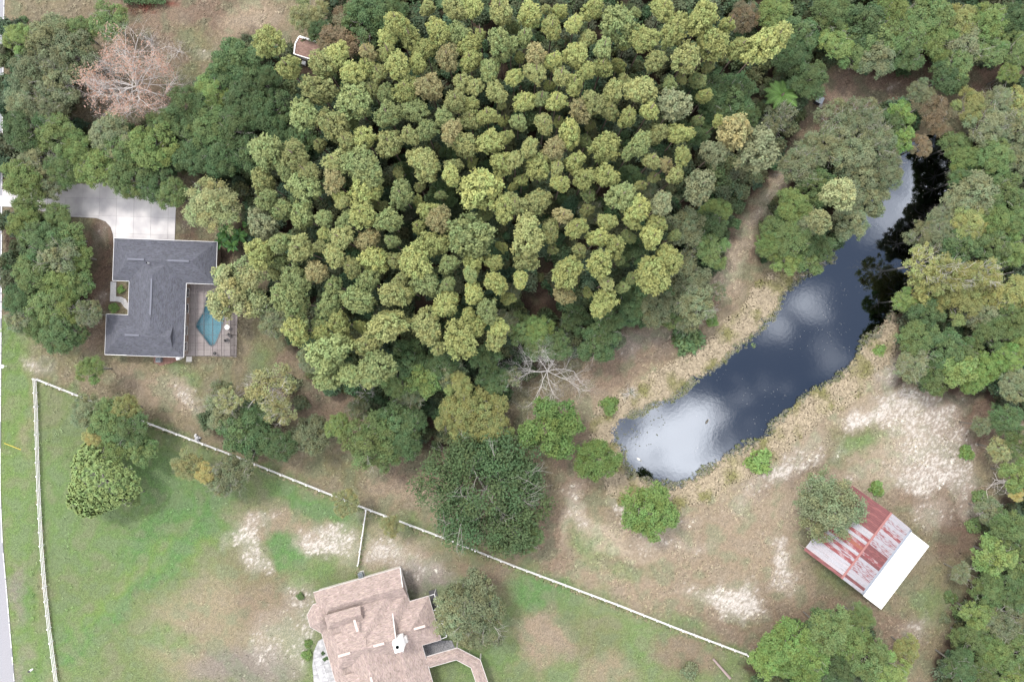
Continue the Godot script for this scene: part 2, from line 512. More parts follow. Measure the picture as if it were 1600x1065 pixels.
# ---------------------------------------------------------------- plants
func leaf_quad(mb: MB, p: Vector3, out: Vector3, w: float, l: float, col: Color) -> void:
	var e := out.cross(ball()).normalized()
	var f := out.cross(e).normalized()
	e *= w * 0.5
	f *= l * 0.5
	mb.quad(p - e - f * 0.6, p + e * 0.25 - f, p + e + f * 0.5, p - e * 0.35 + f, out, col)

func puff(mb: MB, p: Vector3, r: float, count: int, size: float, tint: Color, squash := 0.85) -> void:
	for i in count:
		var d := ball()
		if d.y < -0.35:
			d.y = -d.y
		var q := p + Vector3(d.x, d.y * squash, d.z) * r * rnd(0.4, 1.22)
		var out := (d * 0.45 + Vector3.UP * 0.6 + ball() * 0.7).normalized()
		var k := rnd(0.68, 1.0)
		leaf_quad(mb, q, out, size * rnd(0.6, 1.0), size * rnd(0.9, 1.5), Color(tint.r * k, tint.g * k, tint.b * k))

func soft_tint(warm := 0.14) -> Color:
	var w := rnd(0.0, warm)
	var k := rnd(0.86, 1.0)
	return Color(k, k * (1.0 - w * 0.7), k * (1.0 - w * 1.6)) if rng.randf() < 0.6 else Color(k * (1.0 - w), k, k * (1.0 - w * 0.4))

func pine_crown(kind: int) -> ArrayMesh:
	var mb := MB.new()
	var tall: float = [1.15, 1.4, 1.0, 1.25][kind % 4]
	var skew := Vector2(rnd(0.82, 1.0), rnd(0.82, 1.0))
	var phase := rnd(0, TAU)
	for i in 150:
		var y := rnd(-0.75, 1.0)
		var w := rnd(0, TAU)
		var wide := sqrt(maxf(0.0, 1.0 - pow(absf(y), 2.2))) * (0.92 + 0.16 * sin(w * 2.0 + phase) + 0.1 * sin(w * 3.0 + phase * 2.0))
		if y < 0.0:
			wide *= 1.0 + y * 0.35
		var r := rnd(0.72, 1.12) * wide
		var p := Vector3(cos(w) * r * skew.x, y * tall * 0.72 + rnd(-0.08, 0.08), sin(w) * r * skew.y) * 0.86
		puff(mb, p, rnd(0.1, 0.2), 24, 0.092, soft_tint(0.11))
	for i in 30:
		var w := rnd(0, TAU)
		puff(mb, Vector3(cos(w) * rnd(0, 0.55), tall * 0.5 * rnd(0.4, 1.0), sin(w) * rnd(0, 0.55)), rnd(0.13, 0.22), 30, 0.092, soft_tint(0.11))
	return mb.done()

func broad_crown(kind: int, lobes: int, puffs: int, count: int, size: float) -> ArrayMesh:
	var mb := MB.new()
	for i in lobes:
		var w := TAU * i / lobes * 1.618 + rnd(-0.3, 0.3)
		var r: float = 0.0 if i == 0 else rnd(0.44, 0.74) * (1.12 if lobes > 15 else 1.0)
		var ctr := Vector3(cos(w) * r, 0.28 - r * 0.45 + rnd(-0.08, 0.1), sin(w) * r)
		var lr := rnd(0.3, 0.44)
		var tint := soft_tint(0.12)
		for k in puffs:
			var d := ball()
			d.y = absf(d.y) * 1.25 - 0.5
			var p := ctr + Vector3(d.x, d.y * 0.9, d.z) * lr * rnd(0.7, 1.05)
			var t2 := soft_tint(0.14)
			puff(mb, p, rnd(0.09, 0.18), count, size, Color(tint.r * t2.r, tint.g * t2.g, tint.b * t2.b))
	return mb.done()

func tuft_crown() -> ArrayMesh:     # separate needle tufts with dark gaps between
	var mb := MB.new()
	for i in 760:
		var d := ball()
		d.y = absf(d.y)
		var ring := 0.84 + 0.16 * sin(atan2(d.z, d.x) * 3.0)
		var p := Vector3(d.x * ring, d.y * 0.62 - 0.1, d.z * ring) * rnd(0.75, 1.0)
		var up := (d + Vector3.UP).normalized()
		var tint := soft_tint(0.1)
		for k in 16:
			var o := (up + ball() * 0.9).normalized()
			var q := p + o * 0.06
			var side := o.cross(ball()).normalized() * 0.02
			var kk := rnd(0.7, 1.0)
			mb.quad(p - side, p + side, q + side, q + o * 0.02 - side, up, Color(tint.r * kk, tint.g * kk, tint.b * kk))
	return mb.done()

func shrub_crown() -> ArrayMesh:
	var mb := MB.new()
	for i in 30:
		var d := ball()
		d.y = absf(d.y)
		puff(mb, Vector3(d.x, d.y * 0.8, d.z) * rnd(0.45, 0.8), rnd(0.22, 0.34), 34, 0.15, soft_tint(0.16))
	return mb.done()

func limb(mb: MB, p: Vector3, d: Vector3, length: float, r: float, depth: int, col: Color, droop := 0.0, sides := 4) -> void:
	var steps := 3
	var q := p
	for i in steps:
		d = (d + ball() * 0.22 + Vector3(0, droop, 0)).normalized()
		var e := q + d * length / steps
		var r2 := r * (1.0 - 0.22 * (i + 1.0) / steps * 1.6)
		mb.tube(q, e, r * (1.0 - 0.22 * i / steps * 1.6), r2, sides, col)
		q = e
		if depth > 0 and (i > 0 or depth > 2):
			var k := 2 if i == steps - 1 else 1
			for b in k:
				limb(mb, q, (d + ball() * 0.95).normalized(), length * rnd(0.5, 0.78), r2 * 0.66, depth - 1, col, droop, 3 if depth < 3 else 4)

func branch_set(kind: int) -> ArrayMesh:      # trunk and limbs of a broadleaf tree, crown radius 1, the fork at y 0
	var mb := MB.new()
	mb.tube(Vector3(0, -1.3, 0), Vector3(0, -0.35, 0), 0.06, 0.045, 6, Color(0.4, 0.4, 0.38))
	for i in 7:
		var w := TAU * i / 7.0 + rnd(-0.4, 0.4)
		limb(mb, Vector3(0, -0.38, 0), Vector3(cos(w), rnd(0.5, 0.95), sin(w)).normalized(), rnd(0.46, 0.64) if kind == 2 else rnd(0.42, 0.56), 0.022 if kind == 2 else 0.026, 3 if kind == 2 else 2, Color.WHITE)
	return mb.done()

func pine_trunk(kind: int) -> ArrayMesh:      # height 1, radius 1
	var mb := MB.new()
	var bend := Vector3(rnd(-1, 1), 0, rnd(-1, 1))
	mb.tube(Vector3.ZERO, Vector3(0, 0.5, 0) + bend, 1.0, 0.75, 6)
	mb.tube(Vector3(0, 0.5, 0) + bend, Vector3(0, 0.97, 0), 0.75, 0.3, 6)
	return mb.done()

func dead_tree(mb: MB, spread: float, tall: float, stems: int, depth: int, thick: float) -> void:
	mb.tube(Vector3.ZERO, Vector3(0, tall * 0.4, 0), thick, thick * 0.8, 6)
	for i in stems:
		var w := TAU * i / stems + rnd(-0.4, 0.4)
		limb(mb, Vector3(0, tall * rnd(0.32, 0.42), 0), Vector3(cos(w), rnd(0.25, 0.9), sin(w)).normalized(), spread * rnd(0.5, 0.72), thick * 0.6, depth, Color.WHITE, 0.02)

var tint_table := {
	"y": [Color(0.238, 0.265, 0.1), "yellow-green"], "o": [Color(0.208, 0.228, 0.096), "olive"], "b": [Color(0.235, 0.218, 0.108), "brown-tipped"], "g": [Color(0.18, 0.222, 0.095), "fresh green"], "w": [Color(0.17, 0.19, 0.11), "pale grey-green"],
	"f": [Color(0.14, 0.2, 0.072), "lively green"], "m": [Color(0.106, 0.156, 0.064), "mid-green"], "d": [Color(0.072, 0.118, 0.053), "dark green"], "e": [Color(0.142, 0.168, 0.1), "grey-green"], "l": [Color(0.2, 0.222, 0.09), "yellowish"], "p": [Color(0.225, 0.245, 0.125), "pale lime"],
	"Y": [Color(0.3, 0.28, 0.12), "golden"], "t": [Color(0.17, 0.235, 0.09), "lime-green"], "B": [Color(0.118, 0.19, 0.06), "bright green"], "N": [Color(0.15, 0.122, 0.08), "browned"],
}

func leaf_mat(t: String, shade: int) -> StandardMaterial3D:
	var c: Color = tint_table[t][0]
	var k: float = [1.02, 1.2, 1.4][shade]
	return leafy("leaves %s %d" % [t, shade], lin(c.r * k, c.g * k, c.b * k))

func tree(form: String, px: float, py: float, r: float, tint: String, tall: float, words: String, category: String, group: String, called: String) -> Node3D:
	var big := r * S
	var ch := tall
	if form == "pine":
		ch = tall - big * 0.55
	else:
		ch = tall - big * 0.4
	var w := at(px, py, maxf(ch, 0.0))
	big *= (HIGH - ch) / HIGH
	var o := thing(called, "", category, Vector3(w.x, 0, w.z), rng.randf() * TAU, group)
	var pale := form == "sparse" or form == "great"
	o.position.y = height(w.x, w.z)
	var bark := paint("pine bark", lin(0.16, 0.12, 0.10), 0.95) if form == "pine" else (paint("pale bark", lin(0.42, 0.4, 0.38), 0.95) if form == "sparse" else paint("silver bark", lin(0.21, 0.2, 0.185), 0.95) if pale else paint("grey bark", lin(0.27, 0.255, 0.24), 0.95))
	if form == "pine":
		var tr := put("trunk", pick("pine_trunk", 3), bark, o)
		tr.scale = Vector3(0.13, ch, 0.13)
		var cr := put("crown", pick("pine", 9), leaf_mat(tint, rng.randi() % 3), o)
		cr.position.y = ch
		cr.scale = Vector3(big * rnd(0.88, 1.14), big * rnd(1.0, 1.35), big * rnd(0.88, 1.14))
	elif form == "shrub":
		var cr := put("crown", pick("shrub", 4), leaf_mat(tint, rng.randi() % 3), o)
		cr.scale = Vector3(big, big * 0.85, big)
		var st := put("trunk", pick("pine_trunk", 3), bark, o)
		st.scale = Vector3(0.05, big * 0.6, 0.05)
	else:
		var key := "broad"
		var kinds := 7
		if form == "great":
			key = "great"
			kinds = 1
		elif form == "tuft":
			key = "tuft"
			kinds = 1
		elif form == "sparse":
			key = "sparse"
			kinds = 2
		var cr := put("crown", pick(key, kinds), leaf_mat(tint, rng.randi() % 3), o)
		cr.position.y = ch - big * 0.1
		cr.scale = Vector3(big, big * (rnd(0.85, 1.05) if form != "tuft" else 0.6), big)
		var trunk := MeshInstance3D.new()
		var which := 2 if form == "sparse" or form == "great" else rng.randi() % 2
		var tr := put("trunk", shapes["branches"][2 if tint == "e" and form == "broad" and which == 0 else which], bark, o)
		tr.position.y = ch
		tr.scale = Vector3(big, maxf(big * 0.8, ch / 1.3), big) if form != "sparse" else Vector3(big, maxf(big * 1.05, ch / 1.3), big)
		trunk.free()
	waiting.append([o, words, Vector2(px, py), r, tint, form])
	return o

func pick(key: String, most: int) -> Mesh:
	var a: Array = shapes[key]
	return a[rng.randi() % mini(most, a.size())]

func name_trees() -> void:
	var marks := [["the dark-roofed house", 250, 465], ["the brown-roofed shed", 478, 75], ["the red-leaved dead tree", 200, 130], ["the sandy track gap", 840, 472], ["the bare tree", 860, 580], ["the fan-shaped palm", 1220, 150], ["the pond's blunt end", 1000, 700],
		["the pond's narrow end", 1440, 240], ["the rusty barn", 1370, 860], ["the concrete driveway", 200, 330], ["the fallen white branches", 1555, 745], ["the pink-roofed house", 580, 980], ["the huge dark oak", 760, 775], ["the roadside fence corner", 53, 593], ["the grey shelter box", 1281, 157], ["the pond's middle", 1250, 540]]
	var ordinal_ := ["nearest", "second nearest", "third nearest", "fourth nearest", "fifth nearest", "sixth nearest", "seventh nearest", "eighth nearest", "ninth nearest", "tenth nearest", "eleventh nearest", "twelfth nearest", "thirteenth nearest", "fourteenth nearest", "fifteenth nearest", "sixteenth nearest", "seventeenth nearest", "eighteenth nearest", "nineteenth nearest", "twentieth nearest"]
	var ordinal := ordinal_.duplicate()
	for ten in ["twenty", "thirty", "forty"]:
		for one in ["first", "second", "third", "fourth", "fifth", "sixth", "seventh", "eighth", "ninth"]:
			ordinal.append("%s-%s nearest" % [ten, one])
		ordinal.append({"twenty": "thirtieth", "thirty": "fortieth", "forty": "fiftieth"}[ten] + " nearest")
	var keyed := {}
	for w in waiting:
		var size := "small" if w[3] < 14.5 else ("mid-sized" if w[3] < 21.5 else ("broad" if w[3] < 33.0 else "very broad"))
		var key: String = size + " " + tint_table[w[4]][1] + " " + w[1]
		w.append(key)
		if not keyed.has(key):
			keyed[key] = []
		keyed[key].append(w)
	for w in waiting:
		var key: String = w[6]
		var best := 99
		var said := ""
		var near := 1e9
		for m in marks:
			var mine: float = w[2].distance_to(Vector2(m[1], m[2]))
			var rank := 0
			for other in keyed[key]:
				if other != w and other[2].distance_to(Vector2(m[1], m[2])) < mine:
					rank += 1
			if rank * 90.0 + mine < near:
				near = rank * 90.0 + mine
				best = rank
				said = m[0]
		if keyed[key].size() == 1:
			w[0].set_meta("label", (key if key.split(" ").size() > 7 else "%s standing near %s" % [key, said]))
		else:
			w[0].set_meta("label", "%s, %s of its like to %s" % [key, ordinal[mini(best, ordinal.size() - 1)], said])

func build_shapes() -> void:
	shapes["pine"] = []
	for i in 9:
		shapes["pine"].append(pine_crown(i))
	shapes["broad"] = []
	for i in 7:
		shapes["broad"].append(broad_crown(i, 9 + i % 3, 26, [70, 54, 42][i % 3], [0.04, 0.049, 0.06][i % 3]))
	shapes["sparse"] = []
	for i in 2:
		shapes["sparse"].append(broad_crown(i, 9, 13, 34, 0.058))
	shapes["great"] = [broad_crown(9, 22, 26, 44, 0.036)]
	shapes["tuft"] = [tuft_crown()]
	shapes["shrub"] = []
	for i in 4:
		shapes["shrub"].append(shrub_crown())
	shapes["branches"] = []
	for i in 3:
		shapes["branches"].append(branch_set(i))
	shapes["pine_trunk"] = []
	for i in 3:
		var mb := MB.new()
		var b := Vector3(rnd(-1, 1), 0, rnd(-1, 1)) * 1.2
		mb.tube(Vector3.ZERO, Vector3(b.x, 0.5, b.z), 1.0, 0.75, 6)
		mb.tube(Vector3(b.x, 0.5, b.z), Vector3(0, 1.0, 0), 0.75, 0.35, 6)
		shapes["pine_trunk"].append(mb.done())

# rows of the grove: x, y and radius in photo pixels, by the tint of the crown
var pine_rows := {
	"y": [421,67,23, 452,108,17, 526,88,18, 570,217,18, 550,115,18, 575,107,17, 622,105,19, 621,40,18, 605,62,15, 640,60,17, 665,77,19, 652,100,17, 685,50,18, 732,72,17, 735,97,15, 750,55,10, 635,142,19, 732,165,14, 762,182,15, 767,222,19, 790,215,12, 787,255,18, 735,12,17,
		827,25,20, 862,45,18, 897,38,13, 926,15,17, 1005,62,19, 1035,15,18, 1052,50,24, 1097,30,24, 1135,40,12, 1112,72,24, 1155,78,18, 1187,75,24, 1209,62,24, 865,97,15, 900,88,20, 917,112,14, 940,107,14, 897,132,15, 803,122,13, 820,160,17, 870,160,16, 1015,175,15, 980,185,15, 890,210,20, 945,232,24, 1060,210,17, 1066,245,13, 1122,190,9,
		843,260,19, 897,255,18, 912,280,17, 947,275,18, 875,287,13, 995,327,18, 1025,350,15, 1017,370,19, 987,347,12, 900,357,16, 947,347,14, 935,372,16, 960,385,17, 885,427,27, 937,412,23, 1045,405,20, 1018,432,27, 943,472,20, 813,437,13,
		530,307,12, 572,297,27, 705,275,16, 750,298,30, 790,325,22, 785,262,14, 567,335,21, 672,332,17, 655,355,12, 505,365,10, 675,382,24, 407,395,24, 585,407,23, 650,410,24, 739,412,16, 772,410,13, 775,442,19, 740,457,16, 697,475,21, 732,495,14, 530,505,18, 745,510,16, 780,512,14, 463,515,21, 502,520,14, 538,535,15, 720,532,25, 607,85,12, 640,455,10],
	"o": [506,102,21, 498,142,27, 522,197,24, 542,222,16, 610,225,22, 660,250,20, 722,130,14, 742,137,12, 582,142,12, 735,187,18, 640,212,14, 462,245,22, 525,252,17, 707,262,15, 712,12,20, 782,18,18, 917,62,13, 1071,92,23, 1024,97,18, 837,115,16, 927,162,18, 957,145,19, 952,175,15, 850,195,16, 827,232,15, 1027,210,15, 805,250,14, 805,320,16, 860,362,16, 822,405,19, 905,392,12, 947,442,12,
		412,285,20, 667,262,20, 522,400,18, 617,407,12, 627,437,13, 607,508,28, 577,537,19, 685,545,12, 775,530,17, 470,390,21, 668,510,24, 712,515,12, 500,385,11, 470,262,14, 1055,275,13],
	"b": [592,115,13, 575,82,13, 602,85,12, 700,92,19, 775,145,15, 672,137,20, 712,160,18, 705,207,17, 725,227,21, 837,90,19, 877,120,14, 905,175,18, 1000,142,22, 865,235,17, 1017,252,14, 1040,258,12, 870,262,12, 1146,207,25, 837,317,22, 880,337,14, 825,370,26, 882,462,15, 480,268,15, 522,282,17, 536,316,11, 687,345,19, 532,372,17, 575,375,20, 550,418,17, 495,425,18, 617,460,22],
	"g": [476,180,22, 555,158,27, 717,55,17, 765,112,18, 782,72,22, 605,150,15, 650,175,19, 607,180,19, 695,185,16, 667,205,19, 420,240,28, 562,255,26, 965,40,26, 942,77,15, 798,70,14, 847,155,12, 810,192,15, 1000,225,18, 982,240,12, 972,307,21, 477,292,26, 445,265,16, 572,265,27, 627,305,20, 417,315,18, 442,330,16, 472,337,20, 507,342,14, 540,347,15, 607,345,20, 612,377,11, 735,370,33, 440,380,16, 702,412,16, 462,435,20, 522,447,15, 575,440,18, 665,442,22, 700,445,13, 440,462,18, 462,472,22, 515,477,18, 560,470,24, 762,485,17, 465,495,19, 500,507,11, 512,552,32, 512,592,22, 585,577,29, 545,585,16, 735,430,12, 820,60,12],
	"w": [1052,165,26, 1115,240,18, 1183,238,32, 1092,293,28, 1032,320,18, 412,350,24],
}

# broadleaf trees: x, y and radius in photo pixels, by tint
var broad_rows := {
	"e": [75,60,38, 112,85,34, 50,108,38, 90,130,34, 40,160,30, 75,168,26, 135,490,20, 135,640,28, 365,740,30, 345,757,22, 480,680,32, 640,620,25, 1075,440,35, 1085,475,30, 1030,480,30, 1075,355,28, 920,330,20, 1010,300,20, 1310,190,32, 1350,180,28, 1290,225,30, 1330,230,35, 1370,220,28, 1388,246,24, 1258,240,25, 1250,265,30, 1345,275,35, 1385,272,26, 1360,310,28, 1330,345,26, 1560,155,22, 1540,195,32, 1590,200,30, 1595,250,25, 1480,345,24, 1507,318,28, 1452,369,27, 1484,367,28, 1430,570,26, 1535,665,14, 738,942,46, 750,970,42, 712,962,36, 1295,800,52, 700,580,24, 560,642,18, 345,610,18, 425,500,24, 800,455,16, 485,560,20],
	"m": [165,30,28, 30,60,25, 120,45,24, 40,205,35, 85,210,35, 125,235,30, 175,210,32, 190,240,32, 235,225,35, 255,195,28, 290,165,34, 320,200,36, 330,145,28, 60,245,32, 100,260,28, 150,265,32, 200,275,30, 240,285,28, 265,302,24, 30,275,30, 75,288,22, 45,315,28, 35,350,28, 85,340,22, 60,375,32, 105,370,24, 122,400,20, 85,400,28, 50,425,30, 90,435,30, 118,440,22, 35,468,28, 70,475,32, 105,480,30, 30,500,20, 60,508,24,
		140,578,22, 160,655,34, 200,672,30, 215,702,24, 180,702,28, 350,640,34, 575,690,44, 525,665,20, 600,715,24, 640,560,28, 620,600,24, 655,590,28, 790,500,20, 815,512,24, 845,515,24, 840,545,18, 1110,350,25, 1114,391,27, 1120,330,22, 1075,500,22, 1050,490,20,
		1215,20,28, 1300,20,32, 1350,35,35, 1375,57,32, 1400,20,35, 1370,85,28, 1335,85,26, 1310,60,28, 1430,50,32, 1420,85,26, 1460,15,30, 1465,60,30, 1510,70,32, 1495,100,24, 1545,30,32, 1550,72,28, 1585,30,30, 1590,75,26, 1580,112,18, 1440,142,20, 1500,222,24, 1522,252,26, 1560,240,30, 1392,195,24, 1275,290,28, 1242,318,27, 1255,345,28, 1218,355,27, 1208,386,23, 1240,375,28, 1285,385,24, 1270,408,22, 1230,405,24,
		1530,300,32, 1570,300,30, 1560,345,32, 1595,340,25, 1510,385,30, 1550,385,28, 1590,390,28, 1540,490,28, 1585,500,30, 1422,468,20, 1440,530,30, 1475,542,30, 1460,590,26, 1500,575,28, 1590,600,25, 1550,522,28, 1590,532,25, 1508,548,22, 1575,660,26, 1595,690,25, 1590,742,26, 1545,797,20,
		1580,830,30, 1560,870,30, 1595,880,28, 1590,930,30, 1545,922,28, 1530,962,26, 1570,970,30, 1520,1002,28, 1560,1015,30, 1595,1020,28, 1500,1042,26, 1535,1056,26, 1580,1062,26, 1505,895,16, 1300,985,36, 1332,1002,36, 1360,1032,32, 1310,1042,32, 1345,968,24, 1392,1047,28],
	"d": [300,235,34, 345,240,34, 370,200,36, 375,90,34, 345,105,26, 395,120,28, 420,170,32, 375,150,30, 390,245,28, 440,195,24, 470,220,22, 415,130,24, 90,522,28, 112,520,20, 375,668,34, 400,690,28, 395,645,28, 435,692,26, 635,690,26, 620,660,32, 690,560,28, 760,560,24, 770,592,24, 990,395,24, 1000,457,28, 980,480,28, 1045,457,26, 950,510,28, 900,500,24, 930,540,28, 870,540,24, 985,282,22, 1110,150,34, 1145,150,34, 1090,208,20, 1165,180,24, 1130,180,28, 1240,90,30, 1265,122,32, 1250,50,28, 1485,115,28, 1514,276,24, 1450,490,26, 1280,978,24, 575,30,38, 612,15,24, 500,48,18, 640,655,24, 720,505,18, 630,270,18, 690,305,22, 700,235,14],
	"l": [1500,30,30, 1515,165,26, 1590,160,24, 1520,348,30, 1460,450,32, 1515,440,30, 1550,455,32, 1500,475,32, 1590,460,28, 190,640,24, 1420,1015,22, 715,600,22, 720,640,30, 760,640,32, 775,672,28, 735,680,28, 700,655,22],
	"p": [328,315,42, 365,458,46, 290,725,24, 480,20,28, 538,787,20, 1565,702,18, 612,822,18],
	"Y": [320,737,17, 145,680,16, 1590,772,12],
	"B": [1540,572,26, 1522,600,18, 1577,560,24, 935,722,34, 1015,798,40, 1235,1005,34, 1266,1030,30, 1250,1055,28, 1202,1032,28, 1412,178,20, 1412,215,20],
	"N": [1465,177,28, 1442,226,18, 535,60,36, 545,25,24, 1167,25,24],
}

var shrub_rows := {
	"B": [1147,298,18, 952,633,17, 1370,763,14, 1510,707,14, 1375,548,12, 1185,720,24, 190,453,8, 178,481,9, 1113,503,12, 482,1005,8, 480,1022,10],
	"d": [1075,530,28, 37,32,8, 505,1020,4, 507,1029,4, 512,1027,4, 1240,975,12, 1510,1000,10],
	"m": [470,930,8, 1530,776,14, 1485,932,12, 1500,955,16, 1195,1005,12, 1180,540,8, 1520,820,14],
	"e": [985,612,6, 1075,1045,18, 470,630,16, 455,600,18, 1300,1045,12, 1475,965,10],
}

func plant_all() -> void:
	for t in pine_rows:
		var a: Array = pine_rows[t]
		for k in range(0, a.size(), 3):
			var r: float = a[k + 2]
			tree("pine", a[k], a[k + 1], r * 1.21, "o" if t == "b" and k % 2 == 0 else t, 13.0 + rnd(-1.2, 1.2) + r * 0.1, "pine", "pine tree", "pines of the grove", "pine_tree")
	# smaller crowns in the gaps between the mapped ones
	var have := []
	for t in pine_rows:
		var a: Array = pine_rows[t]
		for k in range(0, a.size(), 3):
			have.append(Vector3(a[k], a[k + 1], a[k + 2]))
	var grove := PackedVector2Array([Vector2(400, 240), Vector2(540, 200), Vector2(560, 60), Vector2(620, 10), Vector2(1150, 10), Vector2(1070, 250), Vector2(1050, 420), Vector2(930, 480), Vector2(830, 430), Vector2(780, 520), Vector2(560, 540), Vector2(440, 500), Vector2(400, 400)])
	var added := 0
	for tries in 4000:
		var p := Vector2(rnd(400, 1150), rnd(5, 540))
		var r := rnd(9, 14)
		if not Geometry2D.is_point_in_polygon(p, grove) or p.distance_to(Vector2(845, 470)) < 45.0:
			continue
		var free := true
		for q in have:
			if p.distance_to(Vector2(q.x, q.y)) < (q.z + r) * 0.86:
				free = false
				break
		if free and added < 48:
			added += 1
			have.append(Vector3(p.x, p.y, r))
			tree("pine", p.x, p.y, r * 1.1, ["o", "g", "y"][added % 3], 11.0 + rnd(-1, 1), "pine", "pine tree", "pines of the grove", "pine_tree")
	for p in [[1308, 303, 27], [1279, 346, 24]]:
		tree("pine", p[0], p[1], p[2], "p", 12.5, "left-bank pine", "pine tree", "", "pine_tree")
	for t in broad_rows:
		var a: Array = broad_rows[t]
		for k in range(0, a.size(), 3):
			var r: float = a[k + 2]
			var kind: String = t
			if t == "m":
				kind = ["m", "f", "m", "d", "m", "f", "e"][(k / 3) % 7]
			tree("broad", a[k], a[k + 1], r * 1.08, kind, 4.6 + minf(r, 44.0) * 0.1 + rnd(-0.7, 0.7), "broadleaf tree", "tree", "broadleaf trees", "broadleaf_tree")
	tree("great", 758, 772, 92, "d", 12.0, "spreading oak with bare grey limbs", "oak tree", "", "oak_tree")
	tree("broad", 822, 842, 28, "m", 7.0, "lobed oak at the foot of the great oak", "oak tree", "", "oak_tree")
	tree("tuft", 152, 755, 64, "t", 9.0, "needle-tufted pine on the lawn", "pine tree", "", "pine_tree")
	tree("tuft", 205, 775, 18, "t", 5.0, "low needle-tufted pine on the lawn", "pine tree", "", "pine_tree")
	tree("broad", 856, 672, 49, "B", 10.0, "round dense tree by the dirt track", "tree", "", "round_tree")
	for p in [[420, 608, 40], [435, 640, 26], [355, 625, 22]]:
		tree("sparse", p[0], p[1], p[2], "p", 9.5, "thin white-limbed tree", "tree", "", "thin_leaved_tree")
	for p in [[1455, 410, 34], [1490, 428, 32], [1545, 425, 24]]:
		tree("sparse", p[0], p[1], p[2], "l", 10.5, "thin pale-limbed tree", "tree", "", "thin_leaved_tree")
	for p in [[1212, 188, 22], [1230, 172, 16], [1075, 400, 16], [800, 590, 16], [1120, 455, 16]]:
		tree("sparse", p[0], p[1], p[2], "e", 6.0, "half-bare tree", "tree", "", "thin_leaved_tree")
	for t in shrub_rows:
		var a: Array = shrub_rows[t]
		for k in range(0, a.size(), 3):
			tree("shrub", a[k], a[k + 1], a[k + 2], t, 0.0, "shrub", "shrub", "shrubs in the open", "shrub")

func scatter(called: String, label: String, m: Mesh, mat: Material, spots: Array, tints: Array) -> void:
	var mm := MultiMesh.new()
	mm.transform_format = MultiMesh.TRANSFORM_3D
	mm.use_colors = true
	mm.mesh = m
	mm.instance_count = spots.size()
	for i in spots.size():
		mm.set_instance_transform(i, spots[i])
		mm.set_instance_color(i, tints[i])
	var o := MultiMeshInstance3D.new()
	o.name = called
	o.multimesh = mm
	o.material_override = mat
	add_child(o, true)
	tag(o, label, called.replace("_", " "), "", "stuff")

func blade_tuft(blades: int, lean: float, wide: float) -> ArrayMesh:
	var mb := MB.new()
	for i in blades:
		var w := rnd(0, TAU)
		var d := Vector3(cos(w), 0, sin(w))
		var side := Vector3(-d.z, 0, d.x) * wide
		var mid := d * lean * 0.4 * rnd(0.5, 1.0) + Vector3.UP * rnd(0.5, 0.7)
		var tip := mid + d * lean * rnd(0.4, 0.8) + Vector3.UP * rnd(0.0, 0.3)
		var out := (d * 0.4 + Vector3.UP).normalized()
		var k := rnd(0.65, 1.0)
		mb.quad(-side + d * 0.05, side + d * 0.05, mid + side, mid - side, out, Color(k, k, k))
		mb.quad(mid - side, mid + side, tip + side * 0.2, tip - side * 0.2, out, Color(k, k, k))
	return mb.done()

